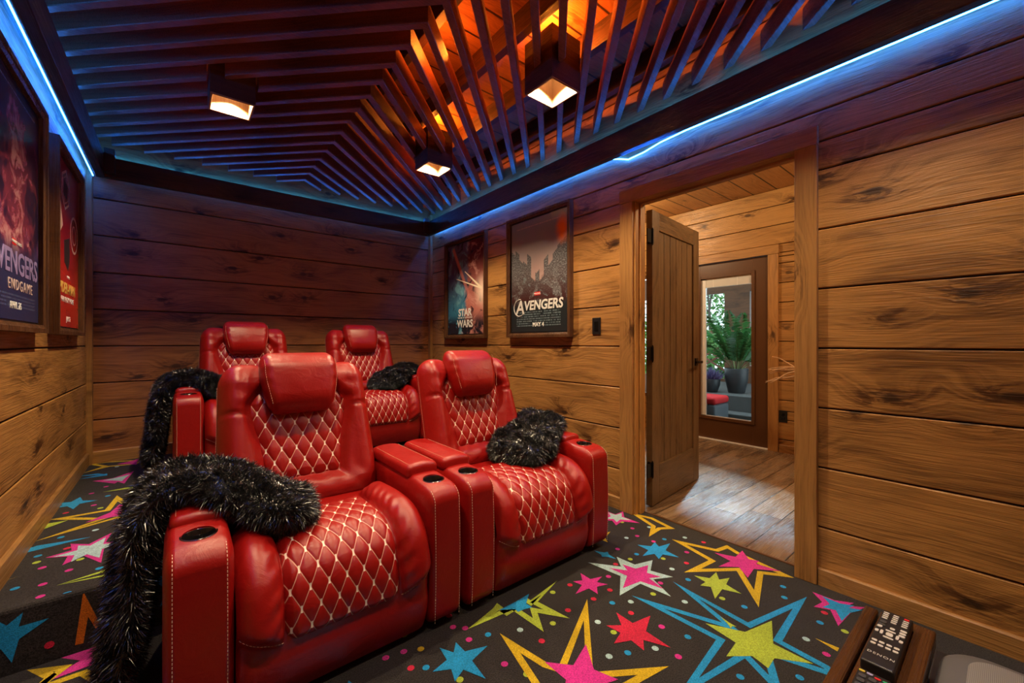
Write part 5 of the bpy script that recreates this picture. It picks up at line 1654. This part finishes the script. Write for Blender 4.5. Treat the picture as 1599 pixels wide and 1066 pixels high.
def frond(mb, p0, d, L, rnd, leaflets=34, ll=0.17):
    pts, p = [], Vector(p0)
    d = Vector(d).normalized()
    n = 14
    for i in range(n):
        pts.append(p.copy())
        p = p + d * L / n
        d = (d + Vector((0, 0, -0.035 - 0.010 * i)) + Vector((d.x, d.y, 0)) * 0.03).normalized()
    mb.tube(pts, [0.005 - 0.0003 * i for i in range(n)], 5, 1)
    for k in range(leaflets):
        f = 0.22 + 0.78 * k / leaflets
        i = min(n - 2, int(f * (n - 1)))
        q = pts[i].lerp(pts[i + 1], f * (n - 1) - i)
        t = (pts[i + 1] - pts[i]).normalized()
        for sd in (1, -1):
            s = t.cross(Vector((0, 0, 1))).normalized() * sd
            l = ll * math.sin(PI * (0.18 + 0.75 * (f - 0.22) / 0.78)) * rnd.uniform(0.85, 1.1)
            e = (s * 0.8 + t * 0.65 + Vector((0, 0, -0.15 + rnd.uniform(-0.15, 0.1)))).normalized() * l
            wv = t * 0.0065 + Vector((0, 0, 0.004))
            m = q + e * 0.45
            mb.add([q, m - wv, q + e + Vector((0, 0, -0.02)), m + wv + Vector((0, 0, 0.006))], [(0, 1, 2, 3)], 0)
palm = empty('potted_palm', (6.2, 2.505, 0.40))
tag(palm, 'large green palm in a tall charcoal planter behind the glass door', 'plant')
pot(palm, 0.155, 0.35, M_POT)
rnd = random.Random(2)
for k in range(22):
    mb = MB()
    a = 2 * PI * k / 22 * 3.1 + rnd.uniform(-0.2, 0.2)
    up = rnd.uniform(0.8, 4.0)
    frond(mb, (0.03 * math.cos(a), 0.03 * math.sin(a), 0.30), (math.cos(a), math.sin(a), up), rnd.uniform(0.75, 1.15), rnd)
    mb.build('frond', [M_LEAF, M_STEM], palm)
lav = empty('potted_lavender', (6.05, 2.80, 0.40))
tag(lav, 'low round pot of purple-grey foliage left of the palm on the porch', 'plant')
pot(lav, 0.13, 0.19, M_POT)
mb = MB()
for k in range(420):
    a, r_ = rnd.uniform(0, 2 * PI), rnd.uniform(0, 1)
    d = Vector((math.cos(a) * r_ * 1.3, math.sin(a) * r_ * 1.3, 0.9)).normalized()
    p = Vector((0.08 * r_ * math.cos(a), 0.08 * r_ * math.sin(a), 0.16))
    q = p + d * rnd.uniform(0.12, 0.22)
    w_ = d.cross(Vector((rnd.uniform(-1, 1), rnd.uniform(-1, 1), 0.1))).normalized() * 0.006
    mb.add([p, p.lerp(q, 0.6) - w_, q, p.lerp(q, 0.6) + w_], [(0, 1, 2, 3)])
tag(mb.build('foliage', plain('lavender_leaf', (0.20, 0.17, 0.36), 0.6, var=0.5, vscale=30), lav), kind='stuff')
st = empty('wicker_stool', (5.36, 2.535, -0.02))
tag(st, 'wicker stool with a red cushion, left inside the glass door view', 'stool')
wk = NT('dark_wicker')
s = wk.sep(wk.obj())
k = wk.math('MULTIPLY', wk.math('SINE', wk.math('MULTIPLY', wk.math('ADD', s[0], s[1]), 420.0)), wk.math('SINE', wk.math('MULTIPLY', s[2], 420.0)))
wk.put(wk.b.inputs['Base Color'], wk.mix(wk.step(k, -0.3, 0.5), (0.03, 0.035, 0.045), (0.20, 0.22, 0.25)))
rbox('wicker_body', (-0.2, -0.2, 0.0), (0.2, 0.2, 0.36), 0.03, 0.1, wk.m, st)
rbox('cushion', (-0.205, -0.205, 0.36), (0.205, 0.205, 0.455), (0.04, 0.04, 0.04), 0.03, plain('red_cushion_cloth', (0.62, 0.01, 0.015), 0.8), st)
# railing outside the porch opening
ra = empty('stair_railing', (7.4, 3.3, 0.40))
tag(ra, 'red-brown wooden railing with crossed bars beyond the potted plants', 'railing')
M_RAIL = plain('red_brown_wood', (0.20, 0.07, 0.035), 0.6)
for y in (-0.32, 0.5):
    MB().box((-0.03, y, 0.0), (0.03, y + 0.06, 0.95), 0, 0.003).build('post', M_RAIL, ra)
MB().box((-0.035, -0.32, 0.88), (0.035, 0.56, 0.93), 0, 0.003).build('handrail', M_RAIL, ra)
for s0 in (1, -1):
    for dz in (0.0, 0.16):
        mb = MB()
        a, b = (-0.28, 0.12 + dz, 0.52, 0.62 + dz)[:2], (0.52, 0.62 + dz)
        if s0 < 0:
            a, b = (-0.28, b[1]), (0.52, a[1])
        mb.prism([(a[0], a[1]), (b[0], b[1]), (b[0], b[1] + 0.035), (a[0], a[1] + 0.035)], -0.012 - 0.026 * (s0 > 0), 0.012 - 0.026 * (s0 > 0), 0, 'X')
        mb.build('cross_bar', M_RAIL, ra)
# outdoors
struct(MB().box((7.9, -3, -0.5), (22, 18, -0.3)).build('ground', plain('forest_floor', (0.10, 0.14, 0.04), 0.9, var=0.5, vscale=2)))
rnd = random.Random(8)
def leafy(name, loc, h, r, n, label, mat, trunk_h):
    t = empty(name, loc)
    pts = [(0, 0, 0)] + [(rnd.uniform(-0.1, 0.1), rnd.uniform(-0.1, 0.1), trunk_h * k / 4) for k in range(1, 5)]
    MB().tube(pts, [0.09, 0.08, 0.065, 0.05, 0.03], 9).build('trunk', plain('bark', (0.10, 0.08, 0.065), 0.9, var=0.4), t, True)
    P = np.random.default_rng(int(loc[0] * 10 + loc[1] * 7)).normal(0, 1, (n, 3))
    P /= np.linalg.norm(P, axis=1, keepdims=True)
    g = np.random.default_rng(5)
    P *= r * (0.55 + 0.45 * g.random((n, 1)))
    P[:, 2] = P[:, 2] * 0.8 + h
    a = g.normal(0, 1, (n, 3)); a /= np.linalg.norm(a, axis=1, keepdims=True)
    b = np.cross(a, g.normal(0, 1, (n, 3))); b /= np.linalg.norm(b, axis=1, keepdims=True)
    sz = g.uniform(0.04, 0.09, (n, 1))
    V = np.stack([P - a * sz, P - b * sz * 0.5, P + a * sz, P + b * sz * 0.5], 1).reshape(-1, 3)
    F = np.arange(4 * n).reshape(-1, 4)
    me = bpy.data.meshes.new('crown'); me.from_pydata(V.tolist(), [], F.tolist())
    o = link_mesh('crown', me, t, [mat]); o['kind'] = 'stuff'
    return tag(t, label, 'tree' if trunk_h > 1.6 else 'shrub')
leafy('shrub', (9.2, 4.2, -0.3), 0.95, 0.95, 2600, 'bright green shrub filling the lower porch window', M_LEAF2, 0.8)
leafy('shrub', (9.8, 6.7, -0.3), 1.1, 1.25, 2600, 'green shrub seen through the narrow hall window beside the open door', M_LEAF2, 0.9)
leafy('tree', (14.4, 6.9, -0.3), 3.2, 1.6, 2200, 'green tree standing behind the bright shrub outside the porch', M_LEAF2, 3.0)
leafy('tree', (13.4, 10.6, -0.3), 2.6, 2.0, 3000, 'dense green tree outside the hall window, left of the others', M_LEAF, 2.8)
bare = empty('bare_tree', (11.4, 5.35, -0.3))
tag(bare, 'bare dark tree trunks and branches against the pale sky in the porch window', 'tree')
for k in range(5):
    p, d = Vector((rnd.uniform(-0.3, 0.3), rnd.uniform(-0.5, 0.5), 0)), Vector((0, rnd.uniform(-0.15, 0.15), 1)).normalized()
    pts = []
    for i in range(12):
        pts.append(p.copy()); p = p + d * 0.38; d = (d + Vector((rnd.uniform(-0.1, 0.1), rnd.uniform(-0.16, 0.16), 0.05))).normalized()
    mb = MB().tube(pts, [0.05 - 0.0035 * i for i in range(12)], 7)
    for i in range(4, 12):
        e = pts[i] + Vector((rnd.uniform(-0.3, 0.3), rnd.choice((-1, 1)) * rnd.uniform(0.3, 0.7), rnd.uniform(0.2, 0.5)))
        mb.tube([pts[i], pts[i].lerp(e, 0.5) + Vector((0, 0, 0.05)), e], [0.018, 0.012, 0.006], 5)
    mb.build('trunk', plain('bark', (0.10, 0.08, 0.065), 0.9), bare, True)
